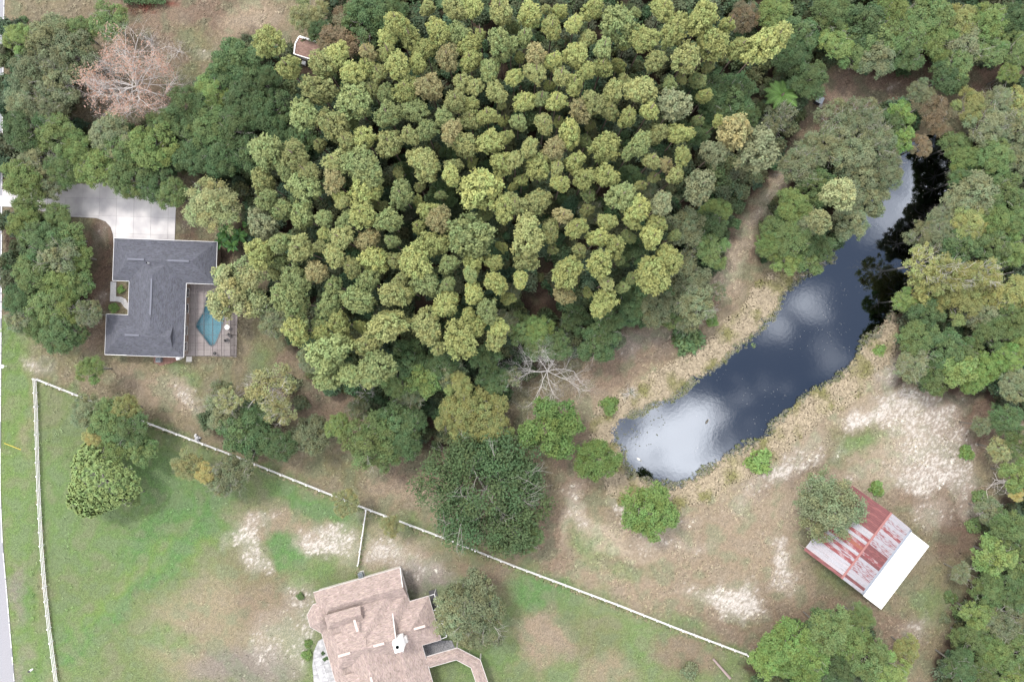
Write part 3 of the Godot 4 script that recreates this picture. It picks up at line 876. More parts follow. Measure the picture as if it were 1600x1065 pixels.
func undergrowth() -> void:
	var spots := []
	var tints := []
	var tries := 0
	while spots.size() < 5200 and tries < 60000:
		tries += 1
		var p := Vector2(rnd(-97, 97), rnd(-65, 65))
		var s := spot(p.x, p.y)
		if read(wood_grid, s) < 0.6 or read(pond_grid, s) < 1.0:
			continue
		if absf(p.x - 4.6) < 3.2 and absf(p.y + 7.0) < 2.6:
			continue
		var k := rnd(0.8, 2.3)
		spots.append(Transform3D(Basis(Vector3.UP, rnd(0, TAU)).scaled(Vector3(k, k * rnd(0.7, 1.5), k)), Vector3(p.x, height(p.x, p.y) + rnd(-0.2, 2.4), p.y)))
		var b := rnd(0.55, 1.1)
		tints.append(Color(0.085 * b * rnd(0.8, 1.4), 0.13 * b, 0.07 * b * rnd(0.8, 1.2)))
	scatter("undergrowth", "dark green undergrowth on the floor of the woods", shapes["shrub"][0], leafy("undergrowth leaves", Color.WHITE), spots, tints)
	# dry grass on the pond's banks and rough ground, reeds along the water
	spots = []
	tints = []
	tries = 0
	while spots.size() < 6800 and tries < 60000:
		tries += 1
		var p := Vector2(rnd(12, 78), rnd(-12, 40))
		var d := pond_distance(p.x, p.y)
		if d < 0.5 or d > 5.2 or rng.randf() < (d - 3.0) * 0.3 or read(wood_grid, spot(p.x, p.y)) > 0.4:
			continue
		var k := rnd(0.25, 0.6)
		spots.append(Transform3D(Basis(Vector3.UP, rnd(0, TAU)).scaled(Vector3(k * 1.3, k * 0.8, k * 1.3)), Vector3(p.x, height(p.x, p.y) - 0.02, p.y)))
		var b := rnd(0.75, 1.1)
		var gr := clampf(noise_b.get_noise_2d(p.x * 1.2, p.y * 1.2) * 2.2 - 0.1, 0, 1)
		tints.append(Color(0.44, 0.37, 0.27).lerp(Color(0.24, 0.23, 0.1), gr) * b)
	scatter("dry_grass", "pale straw-coloured grass on the pond's banks", blade_tuft(14, 0.9, 0.05), leafy("straw", Color.WHITE), spots, tints)
	spots = []
	tints = []
	tries = 0
	while spots.size() < 3200 and tries < 90000:
		tries += 1
		var p := Vector2(rnd(15, 80), rnd(-30, 28))
		var d := pond_distance(p.x, p.y)
		var lush := noise_b.get_noise_2d(p.x * 0.8 + 90.0, p.y * 0.8)
		if d < -0.5 - lush * 1.0 or d > 0.9 or rng.randf() > 0.55 + lush:
			continue
		var k := rnd(0.4, 0.85)
		spots.append(Transform3D(Basis(Vector3.UP, rnd(0, TAU)).scaled(Vector3(k * 0.8, k, k * 0.8)), Vector3(p.x, maxf(height(p.x, p.y), POND_LEVEL - 0.2), p.y)))
		var b := rnd(0.75, 1.15)
		tints.append((Color(0.29, 0.29, 0.22) if rng.randf() < 0.7 else Color(0.2, 0.23, 0.09)) * b)
	scatter("reeds", "grey-green reeds fringing the pond's edge", blade_tuft(10, 0.55, 0.05), leafy("reed", Color.WHITE), spots, tints)
	spots = []
	tints = []
	tries = 0
	while spots.size() < 12000 and tries < 60000:
		tries += 1
		var p := Vector2(rnd(-92, 92), rnd(-62, 62))
		var s := spot(p.x, p.y)
		if read(wood_grid, s) > 0.3 or read(pond_grid, s) < 3.0 or read(sand_grid, s) > 0.8 or (rng.randf() < 0.8 and fence_side(p.x / S + 800.0, p.y / S + 532.5) > 0.0) or noise_b.get_noise_2d(p.x * 0.7, p.y * 0.7 + 40.0) < -0.08 or blocked(p):
			continue
		var c := ground_color(p.x, p.y)
		var k := rnd(0.12, 0.32)
		spots.append(Transform3D(Basis(Vector3.UP, rnd(0, TAU)).scaled(Vector3(k * 1.4, k * 0.8, k * 1.4)), Vector3(p.x, height(p.x, p.y) - 0.01, p.y)))
		var b := rnd(0.95, 1.6)
		tints.append(Color(c.x * b, c.y * b * 1.04, c.z * b))
	for line in [[Vector2(54, 596), Vector2(60, 770), Vector2(70, 920), Vector2(90, 1066)], [Vector2(54, 593), Vector2(360, 712), Vector2(571, 797), Vector2(800, 885), Vector2(1178, 1030)], [Vector2(572, 800), Vector2(557, 902)]]:
		for i in line.size() - 1:
			for k in int(line[i].distance_to(line[i + 1]) * 0.9):
				var q: Vector2 = line[i].lerp(line[i + 1], rng.randf())
				var p := at(q.x + rnd(-2, 3), q.y + rnd(-2, 3))
				var s := rnd(0.15, 0.45)
				spots.append(Transform3D(Basis(Vector3.UP, rnd(0, TAU)).scaled(Vector3(s * 1.2, s, s * 1.2)), p))
				tints.append(Color(0.16, 0.19, 0.09) * rnd(0.7, 1.3) if rng.randf() < 0.6 else Color(0.25, 0.22, 0.14) * rnd(0.7, 1.2))
	scatter("grass", "short tufts of grass and weeds on open ground", blade_tuft(9, 1.0, 0.07), leafy("grass blade", Color.WHITE), spots, tints)

var keep_clear: Array = []
func blocked(p: Vector2) -> bool:
	for poly in keep_clear:
		if Geometry2D.is_point_in_polygon(p, poly):
			return true
	return false

# ---------------------------------------------------------------- roofs and houses
# a hipped or gabled roof over a rectangle; ridge along x when the flag is set; "ends" tells which ends are hipped
func roof_mesh(x0: float, x1: float, z0: float, z1: float, eave: float, ridge: float, along_x: bool, hip0: bool, hip1: bool) -> ArrayMesh:
	var mb := MB.new()
	var w := (z1 - z0) * 0.5 if along_x else (x1 - x0) * 0.5
	var l0 := x0 if along_x else z0
	var l1 := x1 if along_x else z1
	var m := (z0 + z1) * 0.5 if along_x else (x0 + x1) * 0.5
	var r0 := l0 + (w if hip0 else 0.0)
	var r1 := l1 - (w if hip1 else 0.0)
	var f := func(l: float, s: float, y: float) -> Vector3:
		return Vector3(l, y, m + s) if along_x else Vector3(m + s, y, l)
	var slope := sqrt(w * w + (ridge - eave) * (ridge - eave))
	for s in [-1.0, 1.0]:
		var a: Vector3 = f.call(l0, s * w, eave)
		var b: Vector3 = f.call(l1, s * w, eave)
		var c: Vector3 = f.call(r1, 0.0, ridge)
		var d: Vector3 = f.call(r0, 0.0, ridge)
		mb.face([a, b, c, d], Vector3.UP, Color.WHITE, [Vector2(l0, slope), Vector2(l1, slope), Vector2(r1, 0), Vector2(r0, 0)])
	for e in [[l0, r0, hip0, -1.0], [l1, r1, hip1, 1.0]]:
		var a: Vector3 = f.call(e[0], -w, eave)
		var b: Vector3 = f.call(e[0], w, eave)
		var c: Vector3 = f.call(e[1], 0.0, ridge)
		var hint: Vector3 = f.call(e[3] * 10.0, 0.0, 0.0) - f.call(0.0, 0.0, 0.0)
		mb.face([a, b, c], hint + Vector3.UP * 0.1, Color.WHITE, [Vector2(-w, slope), Vector2(w, slope), Vector2(0, 0)])
	mb.face([f.call(l0, -w, eave - 0.03), f.call(l1, -w, eave - 0.03), f.call(l1, w, eave - 0.03), f.call(l0, w, eave - 0.03)], Vector3.DOWN)
	return mb.done()

func shingle_texture(seed_: int) -> ImageTexture:
	var r := RandomNumberGenerator.new()
	r.seed = seed_
	var blot := FastNoiseLite.new()
	blot.seed = seed_
	blot.frequency = 0.02
	var im := Image.create(512, 512, false, Image.FORMAT_RGB8)
	for y in 128:
		var x := 0
		while x < 512:
			var w := r.randi_range(8, 22)
			var k := r.randf_range(0.82, 1.0) * (0.97 + 0.1 * blot.get_noise_2d(x * 0.5, y * 3.0))
			if r.randf() < 0.1:
				k *= 0.86
			var c := Color(k, k * r.randf_range(0.97, 1.0), k * r.randf_range(0.96, 1.0))
			im.fill_rect(Rect2i(x, y * 4, mini(w, 512 - x), 4), c)
			im.fill_rect(Rect2i(x, y * 4 + 3, mini(w, 512 - x), 1), c.darkened(0.16))
			x += w
	im.generate_mipmaps()
	return ImageTexture.create_from_image(im)

func shingles(key: String, col: Color, seed_: int) -> StandardMaterial3D:
	var m := paint(key, col, 0.92)
	m.albedo_texture = shingle_texture(seed_)
	m.uv1_scale = Vector3(1.0 / 11.0, 1.0 / 11.0, 1.0)
	return m

func box_part(called: String, lo: Vector3, hi: Vector3, mat: Material, parent: Node) -> MeshInstance3D:
	var mb := MB.new()
	mb.box(lo, hi)
	return put(called, mb.done(), mat, parent)

func bar_part(called: String, a: Vector3, b: Vector3, wide: float, tall: float, mat: Material, parent: Node) -> MeshInstance3D:
	var mb := MB.new()
	var d := b - a
	var z := d.normalized()
	var x := Vector3.UP.cross(z)
	x = Vector3.RIGHT if x.length() < 0.01 else x.normalized()
	mb.bar(Transform3D(Basis(x, z.cross(x), z), (a + b) * 0.5), Vector3(wide, tall, d.length()))
	return put(called, mb.done(), mat, parent)

func eave_trim(poly: Array, y: float, mat: Material, parent: Node, wide := 0.11) -> void:     # a white gutter board along each edge
	for i in poly.size():
		var a: Vector2 = poly[i]
		var b: Vector2 = poly[(i + 1) % poly.size()]
		bar_part("gutter", Vector3(a.x, y, a.y), Vector3(b.x, y, b.y), wide, 0.2, mat, parent)

func window_part(parent: Node, where: Vector3, out: Vector3, wide: float, tall: float) -> void:
	var side := Vector3(out.z, 0, -out.x)
	var white := paint("white paint", lin(0.78, 0.78, 0.78), 0.5)
	var basis := Basis(side, Vector3.UP, side.cross(Vector3.UP))
	var mb := MB.new()
	for s in [-1.0, 1.0]:
		mb.bar(Transform3D(basis, where + side * s * wide * 0.5 + out * 0.03), Vector3(0.08, tall + 0.08, 0.08))
		mb.bar(Transform3D(basis, where + Vector3.UP * s * tall * 0.5 + out * 0.03), Vector3(wide - 0.08, 0.08, 0.08))
	mb.bar(Transform3D(basis, where + out * 0.03), Vector3(wide - 0.08, 0.05, 0.06))
	var f := put("window", mb.done(), white, parent)
	var p := MB.new()
	p.bar(Transform3D(basis, where + out * 0.015), Vector3(wide - 0.06, tall - 0.06, 0.02))
	put("pane", p.done(), paint("dark glass", lin(0.02, 0.025, 0.03), 0.08), f)

func dark_house() -> void:
	var k := S * (HIGH - 2.7) / HIGH
	var w := at(178, 372, 2.7)
	var o := thing("shingled_house", "low house with a dark slate-blue shingle roof beside the pool", "house", Vector3(w.x, 0, w.z), -deg_to_rad(2.1))
	var roof := shingles("slate shingles", lin(0.078, 0.085, 0.11), 3)
	var white := paint("fascia white", lin(0.55, 0.55, 0.56), 0.5)
	var stucco := worn("tan brick wall", lin(0.36, 0.27, 0.21), noise_tex(31, 0.06, Color(0.7, 0.7, 0.7), Color.WHITE, 256), 0.5, 0.9, false)
	var e := 2.72
	put("roof", roof_mesh(0, 161 * k, 0, 66 * k, e, e + 1.55, true, true, true), roof, o)
	put("roof", roof_mesh(26 * k, 115 * k, 12 * k, 182 * k, e + 0.004, e + 2.0, false, true, true), roof, o)
	put("roof", roof_mesh(-8 * k, 100 * k, 119 * k, 181.6 * k, e + 0.008, e + 1.5, true, true, false), roof, o)
	var line := [Vector2(0, 0), Vector2(161, 0), Vector2(161, 66), Vector2(115, 66), Vector2(115, 182), Vector2(-8, 182), Vector2(-8, 119), Vector2(26, 119), Vector2(26, 66), Vector2(0, 66)]
	var pts := []
	for p in line:
		pts.append(p * k)
	eave_trim(pts, e - 0.1, white, o)
	for r in [[0.5, 160.0 * k - 0.3, 0.5, 65.5 * k - 0.5], [26 * k + 0.5, 115 * k - 0.5, 5.0, 182 * k - 0.5], [-8 * k + 0.5, 8.0, 119 * k + 0.5, 181 * k - 0.4]]:
		box_part("wall", Vector3(r[0], -0.1, r[2]), Vector3(r[1], e - 0.04, r[3]), stucco, o)
	for v in [[30.0, 33.0, 26.0], [92.0, 33.0, 33.0], [30.0, 150.0, 22.0]]:
		bar_part("ridge_vent", Vector3(v[0] * k, e + (1.6 if v[1] < 100 else 1.55), v[1] * k), Vector3((v[0] + v[2]) * k, e + (1.6 if v[1] < 100 else 1.55), v[1] * k), 0.34, 0.1, paint("dark vent", lin(0.085, 0.09, 0.115), 0.8), o)
	bar_part("ridge_vent", Vector3(70.5 * k, e + 2.04, 62 * k), Vector3(70.5 * k, e + 2.04, 118 * k), 0.3, 0.1, paint("dark vent", lin(0.085, 0.09, 0.115), 0.8), o)
	var pipe := MB.new()
	pipe.tube(Vector3(62 * k, e + 1.0, 38 * k), Vector3(62 * k, e + 2.1, 38 * k), 0.13, 0.13, 8, Color.WHITE, true)
	put("vent_pipe", pipe.done(), white, o)
	for z in [80.0, 105.0, 140.0, 165.0]:
		window_part(o, Vector3(115 * k - 0.5, 1.35, z * k), Vector3.RIGHT, 1.5, 1.6)
	for x in [10.0, 60.0]:
		window_part(o, Vector3(x * k, 1.4, 182 * k - 0.5), Vector3.BACK, 1.3, 1.2)
	box_part("garage_door", Vector3(20 * k, 0.0, 0.43), Vector3(62 * k, 2.2, 0.5), white, o)

func gable_trim(o: Node, a: Vector3, b: Vector3, mat: Material) -> void:
	bar_part("rake_board", a, b, 0.16, 0.18, mat, o)

func pink_house() -> void:
	var k := S * (HIGH - 3.0) / HIGH
	var w := at(624.6, 886.7, 3.0)
	var o := thing("gabled_house", "large house with many pale pink shingle gables and a white chimney", "house", Vector3(w.x, 0, w.z), deg_to_rad(16.0))
	var roof := shingles("pink shingles", lin(0.325, 0.265, 0.245), 8)
	var white := paint("pale trim", lin(0.4, 0.385, 0.38), 0.5)
	var stucco := worn("pale stucco", lin(0.5, 0.47, 0.43), noise_tex(33, 0.05, Color(0.85, 0.85, 0.85), Color.WHITE, 256), 0.4, 0.9, false)
	var e := 3.0
	put("roof", roof_mesh(-141 * k, 0, 0, 50 * k, e, e + 2.0, true, true, false), roof, o)
	put("roof", roof_mesh(-146 * k, -14 * k, 18 * k, 260 * k, e + 0.004, e + 3.6, false, true, true), roof, o)
	put("roof", roof_mesh(-60 * k, 0, 38 * k, 260 * k, e + 0.008, e + 2.2, false, true, false), roof, o)
	put("roof", roof_mesh(-60 * k, 31 * k, 55 * k, 126 * k, e + 0.012, e + 2.3, true, false, true), roof, o)
	put("roof", roof_mesh(-80 * k, -27 * k, 62 * k, 124 * k, e + 1.55, e + 4.0, true, false, false), roof, o)
	put("roof", roof_mesh(-128 * k, -70 * k, 34 * k, 56 * k, e + 2.0, e + 3.0, true, true, false), roof, o)
	put("roof", roof_mesh(-130 * k, -72 * k, 66 * k, 119 * k, e + 2.1, e + 4.1, true, true, false), roof, o)
	put("roof", roof_mesh(-130 * k, -72 * k, 130 * k, 180 * k, e + 2.1, e + 4.0, true, true, false), roof, o)
	for d in [[-125.0, 36.0, 54.0], [-127.0, 69.0, 116.0], [-127.0, 133.0, 177.0]]:
		box_part("dormer_wall", Vector3(d[0] * k, e, d[1] * k), Vector3(-80 * k, e + 2.02, d[2] * k), stucco, o)
	var turret := MB.new()
	var tc := Vector3(-137 * k, e + 2.1, 41 * k)
	for i in 8:
		var a := TAU * (i + 0.5) / 8.0
		var b := TAU * (i + 1.5) / 8.0
		var p := tc + Vector3(cos(a), 0, sin(a)) * 25 * k + Vector3.DOWN * 2.09
		var q := tc + Vector3(cos(b), 0, sin(b)) * 25 * k + Vector3.DOWN * 2.09
		turret.face([p, q, tc], Vector3.UP, Color.WHITE, [Vector2(i * 2.0, 3), Vector2(i * 2.0 + 2.0, 3), Vector2(i * 2.0 + 1.0, 0)])
		bar_part("gutter", p + Vector3.DOWN * 0.1, q + Vector3.DOWN * 0.1, 0.1, 0.2, white, o)
	put("turret_roof", turret.done(), roof, o)
	var tw := MB.new()
	for i in 8:
		var a := TAU * (i + 0.5) / 8.0
		var b := TAU * (i + 1.5) / 8.0
		var p := Vector3(tc.x + cos(a) * 21 * k, -0.1, tc.z + sin(a) * 21 * k)
		var q := Vector3(tc.x + cos(b) * 21 * k, -0.1, tc.z + sin(b) * 21 * k)
		tw.face([p, q, q + Vector3.UP * 3.0, p + Vector3.UP * 3.0], p + q - Vector3(tc.x, 0, tc.z) * 2.0)
	put("turret_wall", tw.done(), stucco, o)
	for r in [[-140.0, -1.0, 1.0, 49.0, 2.95], [-141.0, -5.0, 40.0, 250.0, 2.94], [-5.0, 27.0, 60.0, 121.0, 2.96], [-75.0, -29.0, 66.0, 120.0, 4.5]]:
		box_part("wall", Vector3(r[0] * k, -0.1, r[2] * k + 0.4), Vector3(r[1] * k - 0.4, r[4], r[3] * k - 0.4), stucco, o)
	for g in [[-141, 0, 0, 0], [0, 0, 0, 55], [0, 55, 31, 55], [31, 55, 31, 126], [31, 126, 0, 126], [0, 126, 0, 255], [-146, 66, -146, 255]]:
		bar_part("gutter", Vector3(g[0] * k, e - 0.1, g[1] * k), Vector3(g[2] * k, e - 0.1, g[3] * k), 0.1, 0.2, white, o)
	gable_trim(o, Vector3(-26.5 * k, e + 1.6, 61 * k), Vector3(-26.5 * k, e + 4.06, 93 * k), white)
	gable_trim(o, Vector3(-26.5 * k, e + 1.6, 125 * k), Vector3(-26.5 * k, e + 4.06, 93 * k), white)
	gable_trim(o, Vector3(0.06, e + 0.02, 0), Vector3(0.06, e + 2.03, 25 * k), white)
	for v in [[-80, 48, -80, 66, 3.66], [-62, 93, -45, 93, 4.06], [-117, 92.5, -98, 92.5, 4.16], [-80, 138, -80, 160, 3.66], [0, 90.5, 18, 90.5, 2.36]]:
		bar_part("ridge_vent", Vector3(v[0] * k, e + v[4], v[1] * k), Vector3(v[2] * k, e + v[4], v[3] * k), 0.4, 0.1, paint("pale vent", lin(0.4, 0.325, 0.3), 0.8), o)
	var ch := box_part("chimney", Vector3(-31 * k, e, 92 * k), Vector3(-18 * k, e + 5.0, 109 * k), paint("white paint", lin(0.78, 0.78, 0.78), 0.5), o)
	var cap := MB.new()
	cap.tube(Vector3(-24.5 * k, e + 5.0, 100 * k), Vector3(-24.5 * k, e + 5.35, 100 * k), 0.3, 0.3, 10, Color.WHITE, true)
	put("flue_cap", cap.done(), paint("zinc", lin(0.35, 0.4, 0.42), 0.4), ch)
	box_part("cricket", Vector3(-20 * k, e + 2.2, 96 * k), Vector3(-13 * k, e + 2.9, 106 * k), white, o)
	for z in [70.0, 90.0, 110.0]:
		window_part(o, Vector3(27 * k - 0.4, 1.4, z * k), Vector3.RIGHT, 1.3, 1.5)
	for z in [12.0, 34.0]:
		window_part(o, Vector3(-1 * k - 0.4, 1.5, z * k), Vector3.RIGHT, 1.2, 1.4)
	# screened porch frame along the wing
	var bar := paint("white metal", lin(0.45, 0.45, 0.46), 0.5)
	for z in [56.0, 80.0, 103.0, 126.0]:
		bar_part("porch_post", Vector3(39.5 * k, 0, z * k), Vector3(39.5 * k, 2.4, z * k), 0.1, 0.1, bar, o)
		bar_part("porch_beam", Vector3(31 * k, 2.6, z * k), Vector3(39.5 * k, 2.42, z * k), 0.1, 0.1, bar, o)
	bar_part("porch_beam", Vector3(39.5 * k, 2.44, 56 * k), Vector3(39.5 * k, 2.44, 126 * k), 0.12, 0.12, bar, o)
	var deck := MB.new()
	deck.box(Vector3(27 * k, -0.1, 56 * k), Vector3(39.5 * k, 0.09, 126 * k))
	put("porch_floor", deck.done(), paint("dark slate floor", lin(0.05, 0.05, 0.055), 0.8), o)
	# covered walk that bends towards the lawn: a ridge roof along three legs
	var path := [Vector2(-2, 155), Vector2(48, 155), Vector2(72, 178), Vector2(76, 262)]
	var half := 8.6 * k
	var rails := []
	for i in path.size():
		var p: Vector2 = path[i] * k
		var d0: Vector2 = (path[maxi(i, 1)] - path[maxi(i, 1) - 1]).normalized()
		var d1: Vector2 = (path[mini(i, 2) + 1] - path[mini(i, 2)]).normalized()
		var nn := (d0 + d1).normalized().orthogonal()
		nn *= half / maxf(0.5, nn.dot(d0.orthogonal()))
		rails.append([p - nn, p, p + nn])
	var wr := MB.new()
	var run := 0.0
	for i in path.size() - 1:
		var l: float = (path[i + 1] - path[i]).length() * k
		for s in [0, 2]:
			var a: Vector2 = rails[i][s]
			var b: Vector2 = rails[i + 1][s]
			var c: Vector2 = rails[i + 1][1]
			var d: Vector2 = rails[i][1]
			wr.face([Vector3(a.x, 2.7, a.y), Vector3(b.x, 2.7, b.y), Vector3(c.x, 3.35, c.y), Vector3(d.x, 3.35, d.y)], Vector3.UP, Color.WHITE, [Vector2(run, 1), Vector2(run + l, 1), Vector2(run + l, 0), Vector2(run, 0)])
			bar_part("gutter", Vector3(a.x, 2.62, a.y), Vector3(b.x, 2.62, b.y), 0.14, 0.16, white, o)
		run += l
	put("walk_roof", wr.done(), roof, o)
	for q in [[46, 163], [62, 180], [67, 200], [50, 147], [80, 176]]:
		box_part("walk_post", Vector3(q[0] * k - 0.1, 0, q[1] * k - 0.1), Vector3(q[0] * k + 0.1, 2.68, q[1] * k + 0.1), white, o)
	bar_part("downspout", Vector3(-160 * k, 2.4, 56 * k), Vector3(-171 * k, 0.1, 59 * k), 0.09, 0.09, paint("black pipe", lin(0.015, 0.02, 0.015), 0.6), o)

func rust_texture(seed_: int, steel: Color, rust: Color, share: float) -> ImageTexture:
	var f := FastNoiseLite.new()
	f.seed = seed_
	f.frequency = 0.035
	f.fractal_octaves = 4
	var im := Image.create(64, 256, false, Image.FORMAT_RGB8)
	for y in 256:
		for x in 64:
			var a := f.get_noise_2d(x * 1.0, y * 0.35) * 0.5 + 0.5 + f.get_noise_2d(x * 4.0, y * 0.8 + 400.0) * 0.22
			var q := smoothstep(1.0 - share - 0.1, 1.0 - share + 0.12, a)
			var c := steel.lerp(rust, q)
			var k := 0.92 + f.get_noise_2d(x * 3.0, y * 3.0) * 0.16
			im.set_pixel(x, y, Color(c.r * k, c.g * k, c.b * k))
	im.generate_mipmaps()
	return ImageTexture.create_from_image(im)

func sheet_mesh(l: float, wide: float, ribs: int) -> ArrayMesh:       # ribbed metal: x along the eave, z down the slope
	var mb := MB.new()
	for i in ribs:
		var a := wide * i / ribs
		var s := wide / ribs
		var pts := [[a, 0.0], [a + s * 0.55, 0.0], [a + s * 0.65, 0.035], [a + s * 0.9, 0.035], [a + s, 0.0]]
		for j in pts.size() - 1:
			var p: Array = pts[j]
			var q: Array = pts[j + 1]
			mb.face([Vector3(p[0], p[1], 0), Vector3(q[0], q[1], 0), Vector3(q[0], q[1], l), Vector3(p[0], p[1], l)], Vector3.UP, Color.WHITE, [Vector2(p[0] / wide, 0), Vector2(q[0] / wide, 0), Vector2(q[0] / wide, 1), Vector2(p[0] / wide, 1)])
	return mb.done()

func barn() -> void:
	var a := at(1393, 801, 5.6)
	var b := at(1315.5, 903.5, 5.6)
	var r := (b - a)
	var length := r.length()
	r = r.normalized()
	var p := Vector3(-r.z, 0, r.x)      # across, towards the tree side or away
	if p.x < 0:
		p = -p
	# local frame: x along the ridge from its upper end, z across towards the lean-to
	var o := thing("metal_barn", "rusty red and white metal barn with a bright white lean-to roof", "barn", Vector3(a.x, 0, a.z))
	o.transform.basis = Basis(r, Vector3.UP, r.cross(Vector3.UP))
	var zs := 1.0 if o.transform.basis.z.dot(p) > 0.0 else -1.0
	var rust := Color8(117, 52, 55)
	var orange := Color8(126, 70, 55)
	var zinc := Color8(144, 142, 149)
	var looks := {
		"R": [rust_texture(1, Color8(115, 65, 65), Color8(94, 45, 48), 0.6), rust_texture(2, Color8(119, 68, 67), Color8(95, 47, 50), 0.5)],
		"O": [rust_texture(3, Color8(172, 126, 109), orange, 0.75)],
		"r": [rust_texture(4, Color8(154, 142, 146), rust, 0.66), rust_texture(5, Color8(154, 144, 147), rust, 0.6)],
		"w": [rust_texture(6, zinc, Color8(159, 151, 154), 0.4), rust_texture(7, Color8(147, 147, 154), Color8(131, 122, 127), 0.4)],
		"s": [rust_texture(8, zinc, Color8(122, 80, 84), 0.46), rust_texture(9, zinc, Color8(114, 67, 72), 0.44)],
	}
	var mat_of := func(ch: String, i: int) -> Material:
		var set_: Array = looks[ch]
		var key := "sheet %s %d" % [ch, i % set_.size()]
		var m := paint(key, Color.WHITE, 0.55)
		m.albedo_texture = set_[i % set_.size()]
		return m
	var left := "RRRRRRRRwwrwrOrwrsrwwwwR"
	var right := "wwswsrwsswssRRRrRwsssswwRw"
	var drop := 2.0
	for side in [[-1.0, left, 6.9], [1.0, right, 5.1]]:
		var pattern: String = side[1]
		var wide: float = length / pattern.length()
		var reach: float = side[2]
		var fall := drop * reach / 6.9
		var l := sqrt(reach * reach + fall * fall)
		var mesh := sheet_mesh(l, wide + 0.02, 3)
		for i in pattern.length():
			var s := put("roof_sheet", mesh, mat_of.call(pattern[i], i), o)
			var down := Vector3(0, -fall, side[0] * zs * reach).normalized()
			var x := Vector3.RIGHT
			var y := down.cross(x)
			if y.y < 0:
				x = -x
				y = down.cross(x)
			s.transform = Transform3D(Basis(x, y, down), Vector3(wide * i if x.x > 0 else wide * (i + 1), 5.6 + (i % 2) * 0.006, side[0] * zs * 0.06))
	var steel := paint("galvanised band", lin(0.2, 0.225, 0.27), 0.5)
	# the lower strip of the right slope is plain galvanised metal
	var q := MB.new()
	var y1 := 5.6 - drop * 5.12 / 6.9
	for i in 10:
		var x0 := length * i / 10.0
		q.face([Vector3(x0, y1 - 0.03, zs * 5.0), Vector3(x0 + length / 10.0, y1 - 0.03, zs * 5.0), Vector3(x0 + length / 10.0, y1 - 1.0, zs * 6.25), Vector3(x0, y1 - 1.0, zs * 6.25)], Vector3.UP)
	put("lower_roof", q.done(), steel, o)
	bar_part("ridge_cap", Vector3(-0.05, 5.64, 0), Vector3(length + 0.05, 5.64, 0), 0.36, 0.06, paint("rusty cap", lin(0.2, 0.085, 0.08), 0.7), o)
	var panels := 14
	for i in panels:
		var pm := MB.new()
		var x0 := (length - 0.1) * i / panels + 0.2
		var x1 := (length - 0.1) * (i + 1) / panels + 0.19
		var za := zs * 6.25
		var zb := zs * 10.6
		pm.face([Vector3(x0, 3.0, za), Vector3(x1, 3.0, za), Vector3(x1, 2.4, zb), Vector3(x0, 2.4, zb)], Vector3.UP)
		pm.face([Vector3(x0, 3.04, za), Vector3(x0 + 0.05, 3.04, za), Vector3(x0 + 0.05, 2.44, zb), Vector3(x0, 2.44, zb)], Vector3.UP)
		put("lean_to_sheet", pm.done(), paint("white enamel %d" % (i % 3), lin(0.8 - 0.05 * (i % 3), 0.8 - 0.05 * (i % 3), 0.79 - 0.045 * (i % 3)), 0.4), o)
	var wood := paint("barn boards", lin(0.19, 0.15, 0.125), 0.9)
	for i in 6:
		var x := 0.4 + (length - 0.8) * i / 5.0
		box_part("post", Vector3(x - 0.08, -0.1, -zs * 6.4 - 0.08), Vector3(x + 0.08, 3.5, -zs * 6.4 + 0.08), wood, o)
	for x in [0.25, length - 0.35]:
		var g := MB.new()
		g.face([Vector3(x, 0, -6.3 * zs), Vector3(x, 0, 6.0 * zs), Vector3(x, 3.7, 6.0 * zs), Vector3(x, 5.4, 0), Vector3(x, 3.6, -6.3 * zs)], Vector3(-1 if x < 1 else 1, 0, 0))
		put("gable_wall", g.done(), wood, o)
	for i in 6:
		var x := 0.4 + (length - 0.8) * i / 5.0
		box_part("post", Vector3(x - 0.08, -0.1, zs * 10.3 - 0.08), Vector3(x + 0.08, 2.4, zs * 10.3 + 0.08), wood, o)

func shed() -> void:
	var w := at(481, 75, 2.6)
	var o := thing("garden_shed", "small shed with brown roof and white edges among the pines", "shed", Vector3(w.x, 0, w.z), -deg_to_rad(17.0))
	var roof := shingles("brown shingles", lin(0.26, 0.17, 0.14), 5)
	var white := paint("white paint", lin(0.78, 0.78, 0.78), 0.5)
	put("roof", roof_mesh(-2.0, 2.2, -1.5, 1.6, 2.5, 3.2, true, false, false), roof, o)
	eave_trim([Vector2(-2.05, -1.55), Vector2(2.25, -1.55), Vector2(2.25, 1.65), Vector2(-2.05, 1.65)], 2.48, white, o)
	bar_part("rake_board", Vector3(-2.05, 2.52, -1.55), Vector3(-2.05, 3.24, 0.05), 0.2, 0.16, white, o)
	bar_part("rake_board", Vector3(-2.05, 2.52, 1.65), Vector3(-2.05, 3.24, 0.05), 0.2, 0.16, white, o)
	bar_part("roof_edge", Vector3(-2.0, 2.56, -1.5), Vector3(2.2, 2.56, -1.5), 0.34, 0.05, white, o)
	box_part("wall", Vector3(-1.8, 0, -1.3), Vector3(2.0, 2.46, 1.4), paint("shed siding", lin(0.5, 0.48, 0.45), 0.8), o)
	box_part("step_cover", Vector3(-1.2, 0, 1.7), Vector3(-0.5, 0.5, 2.3), white, o)

